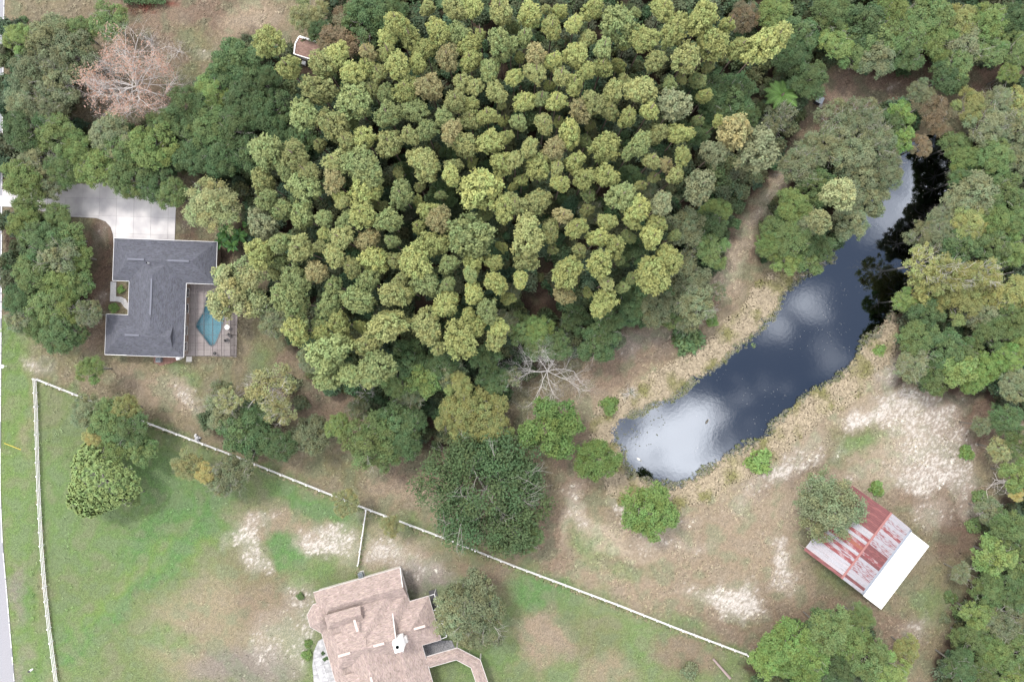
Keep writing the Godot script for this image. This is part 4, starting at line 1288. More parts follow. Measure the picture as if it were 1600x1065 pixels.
# ---------------------------------------------------------------- fences, paving, pool
func fence(called: String, label: String, pts: Array, h: float) -> void:
	var white := paint("white vinyl", lin(0.62, 0.62, 0.63), 0.5)
	var line := []
	for p in pts:
		line.append(at(p.x, p.y, h) * Vector3(1, 0, 1))
	var o := thing(called, label, "fence", line[0])
	var stops := [Vector3.ZERO]
	var carry := 0.0
	for i in line.size() - 1:
		var a: Vector3 = line[i] - line[0]
		var b: Vector3 = line[i + 1] - line[0]
		var l := a.distance_to(b)
		var s := 2.44 - carry
		while s < l:
			stops.append(a.lerp(b, s / l))
			s += 2.44
		carry = l - (s - 2.44)
	var pm := MB.new()
	pm.box(Vector3(-0.065, -0.2, -0.065), Vector3(0.065, h + 0.06, 0.065))
	pm.box(Vector3(-0.1, h + 0.06, -0.1), Vector3(0.1, h + 0.1, 0.1))
	var post := pm.done()
	for i in stops.size():
		var q := put("post", post, white, o)
		q.position = stops[i]
		if i < stops.size() - 1:
			var dd: Vector3 = stops[i + 1] - stops[i]
			q.rotation.y = atan2(dd.x, dd.z)
	for i in stops.size() - 1:
		for y in [0.32, 0.72, 1.12]:
			var d: Vector3 = (stops[i + 1] - stops[i]).normalized() * 0.07
			bar_part("rail", stops[i] + d + Vector3.UP * h * y / 1.2, stops[i + 1] - d + Vector3.UP * h * y / 1.2, 0.045, 0.13, white, o)

func paving(called: String, px: Array, cell: float, mat: Material, top: float, piece: String, turn := 0.0, gap := 0.02) -> void:
	var o := thing(called, "", "")
	o.set_meta("kind", "structure")
	var poly := flat2(px)
	var base := MB.new()
	slab(base, poly, top - 0.03, -0.25, Color(0.55, 0.55, 0.55))
	put("bed", base.done(), mat, o)
	var lo := Vector2(1e9, 1e9)
	var hi := -lo
	for p in poly:
		lo = lo.min(p.rotated(-turn))
		hi = hi.max(p.rotated(-turn))
	var x := lo.x
	while x < hi.x:
		var z := lo.y
		while z < hi.y:
			var sq := PackedVector2Array([Vector2(x + gap, z + gap).rotated(turn), Vector2(x + cell - gap, z + gap).rotated(turn), Vector2(x + cell - gap, z + cell - gap).rotated(turn), Vector2(x + gap, z + cell - gap).rotated(turn)])
			for part in Geometry2D.intersect_polygons(sq, poly):
				if part.size() > 2:
					var mb := MB.new()
					var k := rnd(0.86, 1.0)
					slab(mb, part, top + rnd(-0.004, 0.004), top - 0.1, Color(k, k, k))
					if mb.v.size() > 6:
						put(piece, mb.done(), mat, o)
			z += cell
		x += cell
	keep_clear.append(poly)

func pool_yard() -> void:
	var pave := worn("pool paver", lin(0.295, 0.265, 0.262), noise_tex(41, 0.05, Color(0.85, 0.85, 0.85), Color.WHITE, 512), 0.2, 0.85)
	var outer := flat2([Vector2(285, 440), Vector2(333, 442), Vector2(372, 448), Vector2(369.5, 557.5), Vector2(284, 555)])
	keep_clear.append(outer)
	var o := thing("pool_deck", "", "")
	o.set_meta("kind", "structure")
	var x := outer[0].x - 1.0
	var cell := 1.2
	while x < outer[2].x + 1.0:
		var z := outer[0].y
		while z < outer[4].y + 1.5:
			var sq := PackedVector2Array([Vector2(x + 0.012, z + 0.012), Vector2(x + cell - 0.012, z + 0.012), Vector2(x + cell - 0.012, z + cell - 0.012), Vector2(x + 0.012, z + cell - 0.012)])
			for part in Geometry2D.intersect_polygons(sq, outer):
				for bit in Geometry2D.clip_polygons(part, pool_poly):
					if bit.size() > 2:
						var mb := MB.new()
						var k := rnd(0.86, 1.0)
						slab(mb, bit, 0.12, -0.12, Color(k, k * rnd(0.97, 1.0), k * rnd(0.97, 1.0)))
						if mb.v.size() > 6:
							put("paver", mb.done(), pave, o)
			z += cell
		x += cell
	var under := MB.new()          # sides of the deck down into the soil
	for i in outer.size():
		var a := outer[i]
		var b := outer[(i + 1) % outer.size()]
		under.face([Vector3(a.x, 0.09, a.y), Vector3(b.x, 0.09, b.y), Vector3(b.x, -0.6, b.y), Vector3(a.x, -0.6, a.y)], Vector3(a.x + b.x, 0, a.y + b.y) * 0.5 - Vector3(-57, 0, -4))
	put("edge", under.done(), pave, o)
	# the pool
	var c := Vector3(pool_poly[0].x, 0, pool_poly[0].y)
	var p := thing("swimming_pool", "teal kite-shaped swimming pool in the paved deck", "swimming pool", c)
	var local := PackedVector2Array()
	for q in pool_poly:
		local.append(q - pool_poly[0])
	var basin := MB.new()
	slab(basin, local, -1.3, -1.5)
	for i in local.size():
		var a := local[i]
		var b := local[(i + 1) % local.size()]
		basin.face([Vector3(a.x, 0.11, a.y), Vector3(b.x, 0.11, b.y), Vector3(b.x, -1.4, b.y), Vector3(a.x, -1.4, a.y)], Vector3.UP)
	put("basin", basin.done(), paint("pool plaster", lin(0.12, 0.30, 0.36), 0.6), p)
	for i in local.size():
		var a := local[i]
		var b := local[(i + 1) % local.size()]
		bar_part("coping", Vector3(a.x, 0.13, a.y), Vector3(b.x, 0.13, b.y), 0.2, 0.06, paint("coping stone", lin(0.12, 0.12, 0.125), 0.8), p)
	var sheet := MB.new()
	slab(sheet, local, -0.06, -0.07)
	var water := StandardMaterial3D.new()
	water.transparency = BaseMaterial3D.TRANSPARENCY_ALPHA
	water.albedo_color = Color(0.16, 0.42, 0.5, 0.35)
	water.roughness = 0.04
	put("water_surface", sheet.done(), water, p)
	# the screen enclosure
	var cage := thing("pool_enclosure", "dark-framed screen enclosure standing over the pool deck", "pool enclosure", Vector3(outer[0].x, 0, outer[0].y))
	var frame := paint("bronze frame", lin(0.055, 0.045, 0.045), 0.5)
	var x0 := 0.35
	var x1 := at(369.5, 500).x - outer[0].x - 0.1
	var z0 := 0.3
	var z1 := at(300, 556.5).z - outer[0].y - 0.1
	var h := 2.55
	var screen := StandardMaterial3D.new()
	screen.transparency = BaseMaterial3D.TRANSPARENCY_ALPHA
	screen.albedo_color = Color(0.16, 0.15, 0.16, 0.13)
	screen.roughness = 0.9
	var dense := screen.duplicate()
	dense.albedo_color = Color(0.05, 0.05, 0.055, 0.4)
	var nx := 6
	var nz := 7
	for i in nx + 1:
		var xx := lerpf(x0, x1, float(i) / nx)
		bar_part("beam", Vector3(xx, h, z0), Vector3(xx, h, z1), 0.06, 0.1, frame, cage)
		bar_part("post", Vector3(xx, 0.1, z1), Vector3(xx, h - 0.05, z1), 0.07, 0.07, frame, cage)
	for j in nz + 1:
		var zz := lerpf(z0, z1, float(j) / nz)
		bar_part("purlin", Vector3(x0, h - 0.09, zz), Vector3(x1, h - 0.09, zz), 0.05, 0.06, frame, cage)
		bar_part("post", Vector3(x1, 0.1, zz), Vector3(x1, h - 0.05, zz), 0.07, 0.07, frame, cage)
	bar_part("rail", Vector3(x1, 0.9, z0), Vector3(x1, 0.9, z1), 0.06, 0.06, frame, cage)
	bar_part("rail", Vector3(x0, 0.9, z1), Vector3(x1, 0.9, z1), 0.06, 0.06, frame, cage)
	for j in nz:
		var za := lerpf(z0, z1, float(j) / nz)
		var zb := lerpf(z0, z1, (j + 1.0) / nz)
		for i in nx:
			var s := MB.new()
			s.face([Vector3(lerpf(x0, x1, float(i) / nx), h + 0.06, za), Vector3(lerpf(x0, x1, (i + 1.0) / nx), h + 0.06, za), Vector3(lerpf(x0, x1, (i + 1.0) / nx), h + 0.06, zb), Vector3(lerpf(x0, x1, float(i) / nx), h + 0.06, zb)], Vector3.UP)
			put("screen_panel", s.done(), screen, cage)
		var d := MB.new()
		d.face([Vector3(x1 + 0.05, 0.12, za), Vector3(x1 + 0.05, 0.12, zb), Vector3(x1 + 0.05, h, zb), Vector3(x1 + 0.05, h, za)], Vector3.RIGHT)
		put("screen_panel", d.done(), dense, cage)

# ---------------------------------------------------------------- small things
func lathe(mb: MB, x: Transform3D, prof: Array, sides: int, col := Color.WHITE) -> void:
	for i in prof.size() - 1:
		var a: Vector2 = prof[i]
		var b: Vector2 = prof[i + 1]
		for k in sides:
			var w0 := TAU * k / sides
			var w1 := TAU * (k + 1) / sides
			var p := [Vector3(a.x * cos(w0), a.y, a.x * sin(w0)), Vector3(a.x * cos(w1), a.y, a.x * sin(w1)), Vector3(b.x * cos(w1), b.y, b.x * sin(w1)), Vector3(b.x * cos(w0), b.y, b.x * sin(w0))]
			var mid := Vector3(cos((w0 + w1) * 0.5), (a.x - b.x) / maxf(0.001, absf(b.y - a.y)) * signf(b.y - a.y) * 0.7, sin((w0 + w1) * 0.5)).normalized()
			if p[0].distance_to(p[1]) < 0.0005:
				p.remove_at(1)
			elif p[2].distance_to(p[3]) < 0.0005:
				p.remove_at(3)
			for j in p.size():
				p[j] = x * p[j]
			mb.face(p, x.basis * mid, col)

func cooler_unit(px: float, py: float, turn: float, label: String) -> void:
	var w := at(px, py, 0.8)
	var o := thing("air_conditioner", label, "air conditioner", Vector3(w.x, 0.05, w.z), turn)
	box_part("cabinet", Vector3(-0.42, 0, -0.42), Vector3(0.42, 0.8, 0.42), paint("grey cabinet", lin(0.15, 0.17, 0.19), 0.6), o)
	var g := MB.new()
	for r in [0.34, 0.24, 0.14]:
		lathe(g, Transform3D(Basis(), Vector3(0, 0.8, 0)), [Vector2(r, 0.0), Vector2(r, 0.03), Vector2(r - 0.04, 0.03), Vector2(r - 0.04, 0.0)], 16)
	put("fan_grille", g.done(), paint("dark grille", lin(0.06, 0.08, 0.1), 0.5), o)
	box_part("base", Vector3(-0.55, -0.1, -0.55), Vector3(0.55, -0.003, 0.55), paint("pad concrete", lin(0.4, 0.39, 0.37), 0.9), o)

func palm() -> void:
	var w := at(1221, 148, 5.0)
	var o := thing("palm_tree", "palm with long feathery bright green fronds in a fan", "palm tree", Vector3(w.x, 0, w.z))
	var tr := put("trunk", shapes["pine_trunk"][0], paint("pine bark", lin(0.16, 0.12, 0.10), 0.95), o)
	tr.scale = Vector3(0.18, 4.9, 0.18)
	var mb := MB.new()
	var last := Vector3.ZERO
	for i in 12:
		var s := (i + 1) / 12.0
		var q := Vector3(0, sin(s * 1.7) * 0.75 - s * s * 0.9, s * 3.3)
		mb.tube(last, q, 0.05 * (1.1 - s), 0.05 * (1.02 - s), 4, Color(0.8, 0.9, 0.6))
		for side in [-1.0, 1.0]:
			for k in 3:
				var b := last.lerp(q, k / 3.0)
				var l := 0.62 * sin(PI * clampf(s * 0.9 + 0.08, 0, 1)) + 0.1
				var tip := b + Vector3(side * l, -0.12 * l, l * 0.75)
				var kk := rnd(0.75, 1.0)
				mb.quad(b, b + Vector3(0, 0, 0.09), tip + Vector3(0, 0, 0.02), tip, (Vector3.UP + Vector3(side * 0.3, 0, 0)).normalized(), Color(kk, kk, kk))
		last = q
	var frond := mb.done()
	for i in 13:
		var f := put("frond", frond, leafy("palm leaf", lin(0.11, 0.2, 0.055)), o)
		f.transform = Transform3D(Basis(Vector3.UP, TAU * i / 13.0 + rnd(-0.15, 0.15)) * Basis(Vector3.RIGHT, rnd(-0.25, 0.35)), Vector3(0, 4.9, 0))
		f.scale = Vector3.ONE * rnd(0.8, 1.05)

func banana(px: float, py: float, label: String, count: int) -> void:
	var w := at(px, py, 2.2)
	var o := thing("banana_plant", label, "banana plant", Vector3(w.x, 0, w.z), rnd(0, TAU), "banana plants behind the dark-roofed house")
	var st := put("stem", shapes["pine_trunk"][1], paint("green stem", lin(0.1, 0.13, 0.05), 0.7), o)
	st.scale = Vector3(0.12, 1.9, 0.12)
	var mb := MB.new()
	var n := 6
	for i in n:
		var s0 := float(i) / n
		var s1 := (i + 1.0) / n
		var w0 := 0.34 * pow(sin(PI * clampf(s0 * 0.94 + 0.05, 0, 1)), 0.7)
		var w1 := 0.34 * pow(sin(PI * clampf(s1 * 0.94 + 0.05, 0, 1)), 0.7) if i < n - 1 else 0.03
		var p0 := Vector3(0, sin(s0 * 2.0) * 0.5 - s0 * s0 * 0.7, 0.15 + s0 * 1.6)
		var p1 := Vector3(0, sin(s1 * 2.0) * 0.5 - s1 * s1 * 0.7, 0.15 + s1 * 1.6)
		for side in [-1.0, 1.0]:
			mb.face([p0, p1, p1 + Vector3(side * w1, 0.1, 0), p0 + Vector3(side * w0, 0.1, 0)], Vector3.UP, Color(1, 1, 1) if side > 0 else Color(0.86, 0.86, 0.86))
	var leaf := mb.done()
	for i in count:
		var f := put("leaf", leaf, leafy("banana leaf %d" % (i % 3), lin(0.05 + 0.015 * (i % 3), 0.12 + 0.025 * (i % 3), 0.04)), o)
		f.transform = Transform3D(Basis(Vector3.UP, TAU * i / count + rnd(-0.3, 0.3)) * Basis(Vector3.RIGHT, rnd(-0.5, 0.15)), Vector3(0, 1.75 + rnd(0, 0.3), 0))
		f.scale = Vector3.ONE * rnd(0.7, 1.1)

func dead_wood() -> void:
	var silver := paint("silver deadwood", lin(0.44, 0.42, 0.41), 0.9)
	var red := leafy("dead red leaves", lin(0.33, 0.22, 0.19))
	var w := at(203, 128, 5.0)
	var o := thing("dead_tree", "dying tree with white limbs and reddish-brown leaves", "dead tree", Vector3(w.x, 0, w.z))
	var mb := MB.new()
	dead_tree(mb, 7.4, 7.5, 12, 5, 0.2)
	put("branches", mb.done(), paint("pale pink deadwood", lin(0.46, 0.43, 0.42), 0.9), o)
	var lv := MB.new()
	for k in range(0, mb.v.size(), 61):
		var p := mb.v[k]
		if p.y > 3.0 and Vector2(p.x, p.z).length() < 7.5 and noise_a.get_noise_2d(p.x * 4.0, p.z * 4.0) > -0.12:
			for i in 4:
				leaf_quad(lv, p + ball() * 0.35, (Vector3.UP + ball() * 0.8).normalized(), 0.15, 0.22, soft_tint(0.25))
	put("leaves", lv.done(), red, o)
	var spots := [[856, 580, 7.4, 6.5, 9, 5, 0.11, "bare silver-grey tree spreading over the dirt track"], [772, 578, 2.6, 6.0, 6, 3, 0.13, "smaller bare grey tree at the edge of the woods"], [985, 613, 1.6, 0.6, 11, 3, 0.06, "leafless white bush beside the pond's blunt end"], [236, 62, 1.6, 0.5, 9, 3, 0.05, "small white leafless bush on the brown yard"], [278, 80, 2.1, 0.6, 9, 3, 0.05, "wider white brushwood on the brown yard, near the oaks"],
		[1205, 190, 1.9, 5.5, 6, 3, 0.1, "bare grey tree just below the fan-shaped palm"], [1247, 394, 1.0, 4.0, 5, 2, 0.07, "bare grey treetop on the pond's left bank"], [1575, 268, 1.6, 8.0, 6, 3, 0.08, "bare whitish treetop above the woods right of the pond"], [570, 615, 2.0, 6.5, 6, 3, 0.09, "bare grey tree below the grove's lowest pine"], [1110, 485, 1.6, 1.0, 7, 3, 0.05, "low grey brush at the edge of the dirt path"]]
	for s in spots:
		var q := at(s[0], s[1], s[3] * 0.6)
		var m := MB.new()
		dead_tree(m, s[2], s[3], s[4], s[5], s[6])
		var d := put("dead_tree", m.done(), silver)
		d.position = Vector3(q.x, 0, q.z)
		tag(d, s[7], "dead tree")
	var f := MB.new()
	for i in 3:
		limb(f, Vector3(0, 0.35, 0), Vector3(-1.0, 0.02, -0.45 + i * 0.42).normalized(), 3.6 - i * 0.5, 0.11, 3, Color.WHITE, -0.02)
	var fl := put("fallen_branch", f.done(), paint("bleached wood", lin(0.58, 0.53, 0.49), 0.9))
	fl.position = at(1584, 753)
	tag(fl, "white fallen branches reaching out of the woods", "fallen branch")
	var log_ := MB.new()
	log_.tube(Vector3(-1.7, 0.25, -1.9), Vector3(1.3, 0.3, 1.5), 0.2, 0.26, 8, Color.WHITE, true)
	var lg := put("fallen_log", log_.done(), paint("brown log", lin(0.2, 0.155, 0.15), 0.9))
	lg.position = at(1129, 1045)
	tag(lg, "brown log lying on the lawn by the bottom trees", "log")

func duck(px: float, py: float, turn: float, label: String, body: Color) -> void:
	var mb := MB.new()
	lathe(mb, Transform3D(Basis(Vector3.RIGHT, PI / 2).scaled(Vector3(1, 0.8, 1)), Vector3(0, 0.05, 0)), [Vector2(0.0, -0.34), Vector2(0.06, -0.28), Vector2(0.14, -0.12), Vector2(0.16, 0.05), Vector2(0.11, 0.2), Vector2(0.0, 0.28)], 10, body)
	mb.tube(Vector3(0, 0.08, 0.2), Vector3(0, 0.26, 0.28), 0.06, 0.045, 8, body)
	lathe(mb, Transform3D(Basis(), Vector3(0, 0.27, 0.3)), [Vector2(0.0, -0.07), Vector2(0.06, -0.03), Vector2(0.065, 0.02), Vector2(0.0, 0.07)], 8, Color(0.08, 0.09, 0.07))
	mb.tube(Vector3(0, 0.26, 0.35), Vector3(0, 0.245, 0.45), 0.03, 0.02, 6, Color(0.3, 0.2, 0.05))
	var o := put("duck", mb.done(), paint("plumage", Color.WHITE, 0.7))
	var w := at(px, py, POND_LEVEL)
	o.position = w
	o.rotation.y = turn
	o.scale = Vector3.ONE * 1.25
	tag(o, label, "duck")

func small_things() -> void:
	cooler_unit(246.5, 562, 0.0, "grey air conditioner behind the dark-roofed house")
	cooler_unit(563, 899, 0.28, "grey air conditioner between white fence and pink house")
	var white := paint("white paint", lin(0.78, 0.78, 0.78), 0.5)
	# round patio table with a pedestal, two dark chairs and a kettle grill on the deck
	var w := at(354.5, 511, 0.75)
	var t := thing("patio_table", "round white patio table on the pool deck", "patio table", Vector3(w.x, 0.12, w.z))
	var m := MB.new()
	lathe(m, Transform3D(), [Vector2(0.0, 0.72), Vector2(0.42, 0.72), Vector2(0.44, 0.70), Vector2(0.42, 0.67), Vector2(0.0, 0.67)], 18)
	put("tabletop", m.done(), white, t)
	m = MB.new()
	lathe(m, Transform3D(), [Vector2(0.26, 0.0), Vector2(0.24, 0.03), Vector2(0.04, 0.06), Vector2(0.035, 0.669)], 12)
	put("pedestal", m.done(), white, t)
	var dark := paint("dark wicker", lin(0.05, 0.05, 0.055), 0.8)
	for c in [[358.5, 524.0, 0.6, "dark patio chair beside the white table"], [354.5, 531.0, 2.1, "dark patio chair below the white table, nearer the deck's lower edge"]]:
		w = at(c[0], c[1], 0.5)
		var ch := thing("patio_chair", c[3], "chair", Vector3(w.x, 0.12, w.z), c[2])
		box_part("seat", Vector3(-0.24, 0.38, -0.24), Vector3(0.24, 0.44, 0.24), dark, ch)
		bar_part("backrest", Vector3(0, 0.43, -0.24), Vector3(0, 0.88, -0.34), 0.48, 0.04, dark, ch)
		for sx in [-0.2, 0.2]:
			for sz in [-0.2, 0.2]:
				box_part("leg", Vector3(sx - 0.02, 0, sz - 0.02), Vector3(sx + 0.02, 0.379, sz + 0.02), dark, ch)
	w = at(335, 552, 0.9)
	var g := thing("kettle_grill", "black kettle grill at the deck's lower edge", "grill", Vector3(w.x, 0.12, w.z))
	m = MB.new()
	lathe(m, Transform3D(), [Vector2(0.1, 0.5), Vector2(0.26, 0.62), Vector2(0.3, 0.75), Vector2(0.25, 0.9), Vector2(0.12, 0.98), Vector2(0.0, 1.0)], 14)
	put("bowl", m.done(), paint("black enamel", lin(0.02, 0.02, 0.02), 0.3), g)
	for i in 3:
		var a := TAU * i / 3.0
		bar_part("leg", Vector3(cos(a) * 0.12, 0.55, sin(a) * 0.12), Vector3(cos(a) * 0.3, 0, sin(a) * 0.3), 0.03, 0.03, paint("black enamel", lin(0.02, 0.02, 0.02), 0.3), g)
	w = at(295, 460, 0.13)
	var mat_ := box_part("door_mat", Vector3(-0.2, 0, -0.35), Vector3(0.2, 0.015, 0.35), dark, self)
	mat_.position = Vector3(w.x, 0.128, w.z)
	tag(mat_, "dark mat lying on the deck by the house wall", "mat")
	w = at(295, 561, 0.05)
	var pad := box_part("step_slab", Vector3(-0.5, -0.1, -0.45), Vector3(0.5, 0.09, 0.45), paint("pad concrete", lin(0.4, 0.39, 0.37), 0.9), self)
	pad.position = Vector3(w.x, 0, w.z)
	tag(pad, "pale concrete step slab below the pool deck", "step")
	w = at(277, 560, 1.0)
	var bx := thing("pump_box", "small white equipment box at the house's lower wall", "equipment box", Vector3(w.x, 0, w.z), 0.3)
	box_part("cabinet", Vector3(-0.28, 0, -0.2), Vector3(0.28, 0.9, 0.2), white, bx)
	box_part("lid", Vector3(-0.32, 0.903, -0.24), Vector3(0.32, 0.95, 0.24), white, bx)
	# the grey shelter box on the woodland clearing
	w = at(1281, 156, 1.4)
	var hut := thing("shelter_box", "small grey shelter box with a flat roof in the clearing", "shelter", Vector3(w.x, 0, w.z), -0.45)
	box_part("roof", Vector3(-0.65, 1.5, -0.6), Vector3(0.65, 1.58, 0.6), paint("grey tarp", lin(0.22, 0.25, 0.29), 0.7), hut)
	box_part("body", Vector3(-0.5, 0.3, -0.45), Vector3(0.5, 1.498, 0.45), paint("dark ply", lin(0.03, 0.03, 0.035), 0.9), hut)
	for sx in [-0.45, 0.45]:
		for sz in [-0.4, 0.4]:
			box_part("leg", Vector3(sx - 0.05, -0.1, sz - 0.05), Vector3(sx + 0.05, 0.298, sz + 0.05), paint("grey post", lin(0.3, 0.28, 0.27), 0.9), hut)
	box_part("ramp", Vector3(0.66, 0.0, -0.3), Vector3(1.3, 0.12, 0.5), paint("grey post", lin(0.3, 0.28, 0.27), 0.9), hut)
	# rubble by the long fence
	for i in 4:
		var q := at(311 + rnd(-5, 6), 684 + rnd(-4, 4))
		var rk := MB.new()
		lathe(rk, Transform3D(Basis(Vector3(rnd(-1, 1), 1, rnd(-1, 1)).normalized(), rnd(0, 6)), Vector3.ZERO), [Vector2(0.0, -0.2), Vector2(0.3, -0.1), Vector2(0.34, 0.08), Vector2(0.2, 0.22), Vector2(0.0, 0.26)], 6)
		var r := put("rubble_block", rk.done(), paint("rubble", lin(0.3 , 0.3, 0.31), 0.9))
		r.position = q + Vector3(0, 0.15, 0)
		r.scale = Vector3.ONE * [1.5, 1.1, 1.05, 0.7][i]
		r.material_override = paint("rubble %d" % i, lin(0.3, 0.3, 0.31) if i == 0 else lin([0.3, 0.42, 0.12, 0.3][i], [0.3, 0.42, 0.12, 0.3][i], [0.31, 0.43, 0.13, 0.31][i]), 0.9)
		tag(r, ["largest grey lump", "pale grey lump", "dark grey lump", "smallest grey lump"][i] + " of rubble beside the long white fence", "rubble", "rubble heap beside the long fence")
	# guy-wire guard, meter box and marker on the verge
	var guard := MB.new()
	guard.tube(Vector3(-0.9, 1.6, -0.8), Vector3(0.9, 0.0, 0.6), 0.06, 0.06, 6, Color.WHITE, true)
	var gd := put("guy_wire_guard", guard.done(), paint("yellow plastic", lin(0.55, 0.42, 0.06), 0.5))
	gd.position = at(24, 697)
	tag(gd, "yellow guy wire guard slanting over the verge", "wire guard")
	w = at(44.5, 1049, 0.9)
	var mk := thing("marker_post", "short white marker post with dark cap on the verge", "marker post", Vector3(w.x, 0, w.z))
	box_part("post", Vector3(-0.12, -0.1, -0.12), Vector3(0.12, 0.9, 0.12), white, mk)
	box_part("cap", Vector3(-0.15, 0.903, -0.15), Vector3(0.2, 1.0, 0.15), paint("dark ply", lin(0.03, 0.03, 0.035), 0.9), mk)
	w = at(6, 572, 0.6)
	var mk2 := thing("mailbox", "white mailbox on a post at the road's edge", "mailbox", Vector3(w.x, 0, w.z))
	box_part("post", Vector3(-0.05, -0.1, -0.05), Vector3(0.05, 0.85, 0.05), white, mk2)
	box_part("box", Vector3(-0.16, 0.853, -0.28), Vector3(0.16, 1.1, 0.28), white, mk2)
	w = at(516, 124, 0.6)
	var tub := MB.new()
	lathe(tub, Transform3D(), [Vector2(0.32, 0.0), Vector2(0.42, 0.55), Vector2(0.46, 0.58), Vector2(0.38, 0.56), Vector2(0.3, 0.06), Vector2(0.0, 0.05)], 12)
	var tb := put("white_tub", tub.done(), white)
	tb.position = Vector3(w.x, 0, w.z)
	tag(tb, "white tub on the ground in a gap among the pines", "tub")
	duck(998, 717, 0.9, "pale duck swimming in the pond's blunt end", Color(0.5, 0.48, 0.45))
	duck(1104.5, 659, 2.6, "dark duck swimming in the bright reflection", Color(0.07, 0.06, 0.05))
	duck(1020, 752, 0.2, "dark duck at the pond's lower shore, left of a pair", Color(0.04, 0.04, 0.04))
	duck(1028, 753.5, 3.0, "dark duck at the pond's lower shore, right of a pair", Color(0.04, 0.04, 0.04))
	duck(1158, 697, 1.4, "dark duck at the shore beside the round bush", Color(0.04, 0.04, 0.04))
	var spots := []
	var tints := []
	while spots.size() < 300:
		var p := Vector2(rnd(15, 78), rnd(-34, 26))
		var d := pond_distance(p.x, p.y)
		var near := p.distance_to(Vector2(at(990, 652).x, at(990, 652).z)) < 6.0
		if d > -0.6 or (noise_b.get_noise_2d(p.x * 0.8, p.y * 0.8 + 80.0) < 0.12 and not near):
			continue
		var k := rnd(0.03, 0.09) if not near else rnd(0.12, 0.3)
		spots.append(Transform3D(Basis(Vector3.UP, rnd(0, TAU)).scaled(Vector3(k, k, k)), Vector3(p.x, POND_LEVEL + 0.02, p.y)))
		tints.append(Color(0.25, 0.25, 0.24) if not near else Color(0.06, 0.065, 0.05))
	var leaf := MB.new()
	leaf.face([Vector3(-0.6, 0, 0), Vector3(-0.2, 0.05, -0.4), Vector3(0.6, 0, -0.1), Vector3(0.5, 0.03, 0.4), Vector3(-0.2, 0, 0.5)], Vector3.UP)
	scatter("floating_leaves", "scattered leaves and lily pads floating on the pond", leaf.done(), paint("floating leaf", Color.WHITE, 0.8), spots, tints)
	# the hedge at the top of the brown yard
	var hd := thing("clipped_hedge", "long dark green hedge in a reddish mulch bed", "hedge", at(228, 2))
	var hm := MB.new()
	for i in 60:
		puff(hm, Vector3(lerpf(-3.4, 3.4, i / 59.0), 0.7 + rnd(-0.1, 0.2), rnd(-0.5, 0.5)), 0.55, 44, 0.2, soft_tint(0.1))
	put("foliage", hm.done(), leaf_mat("d", 1), hd)

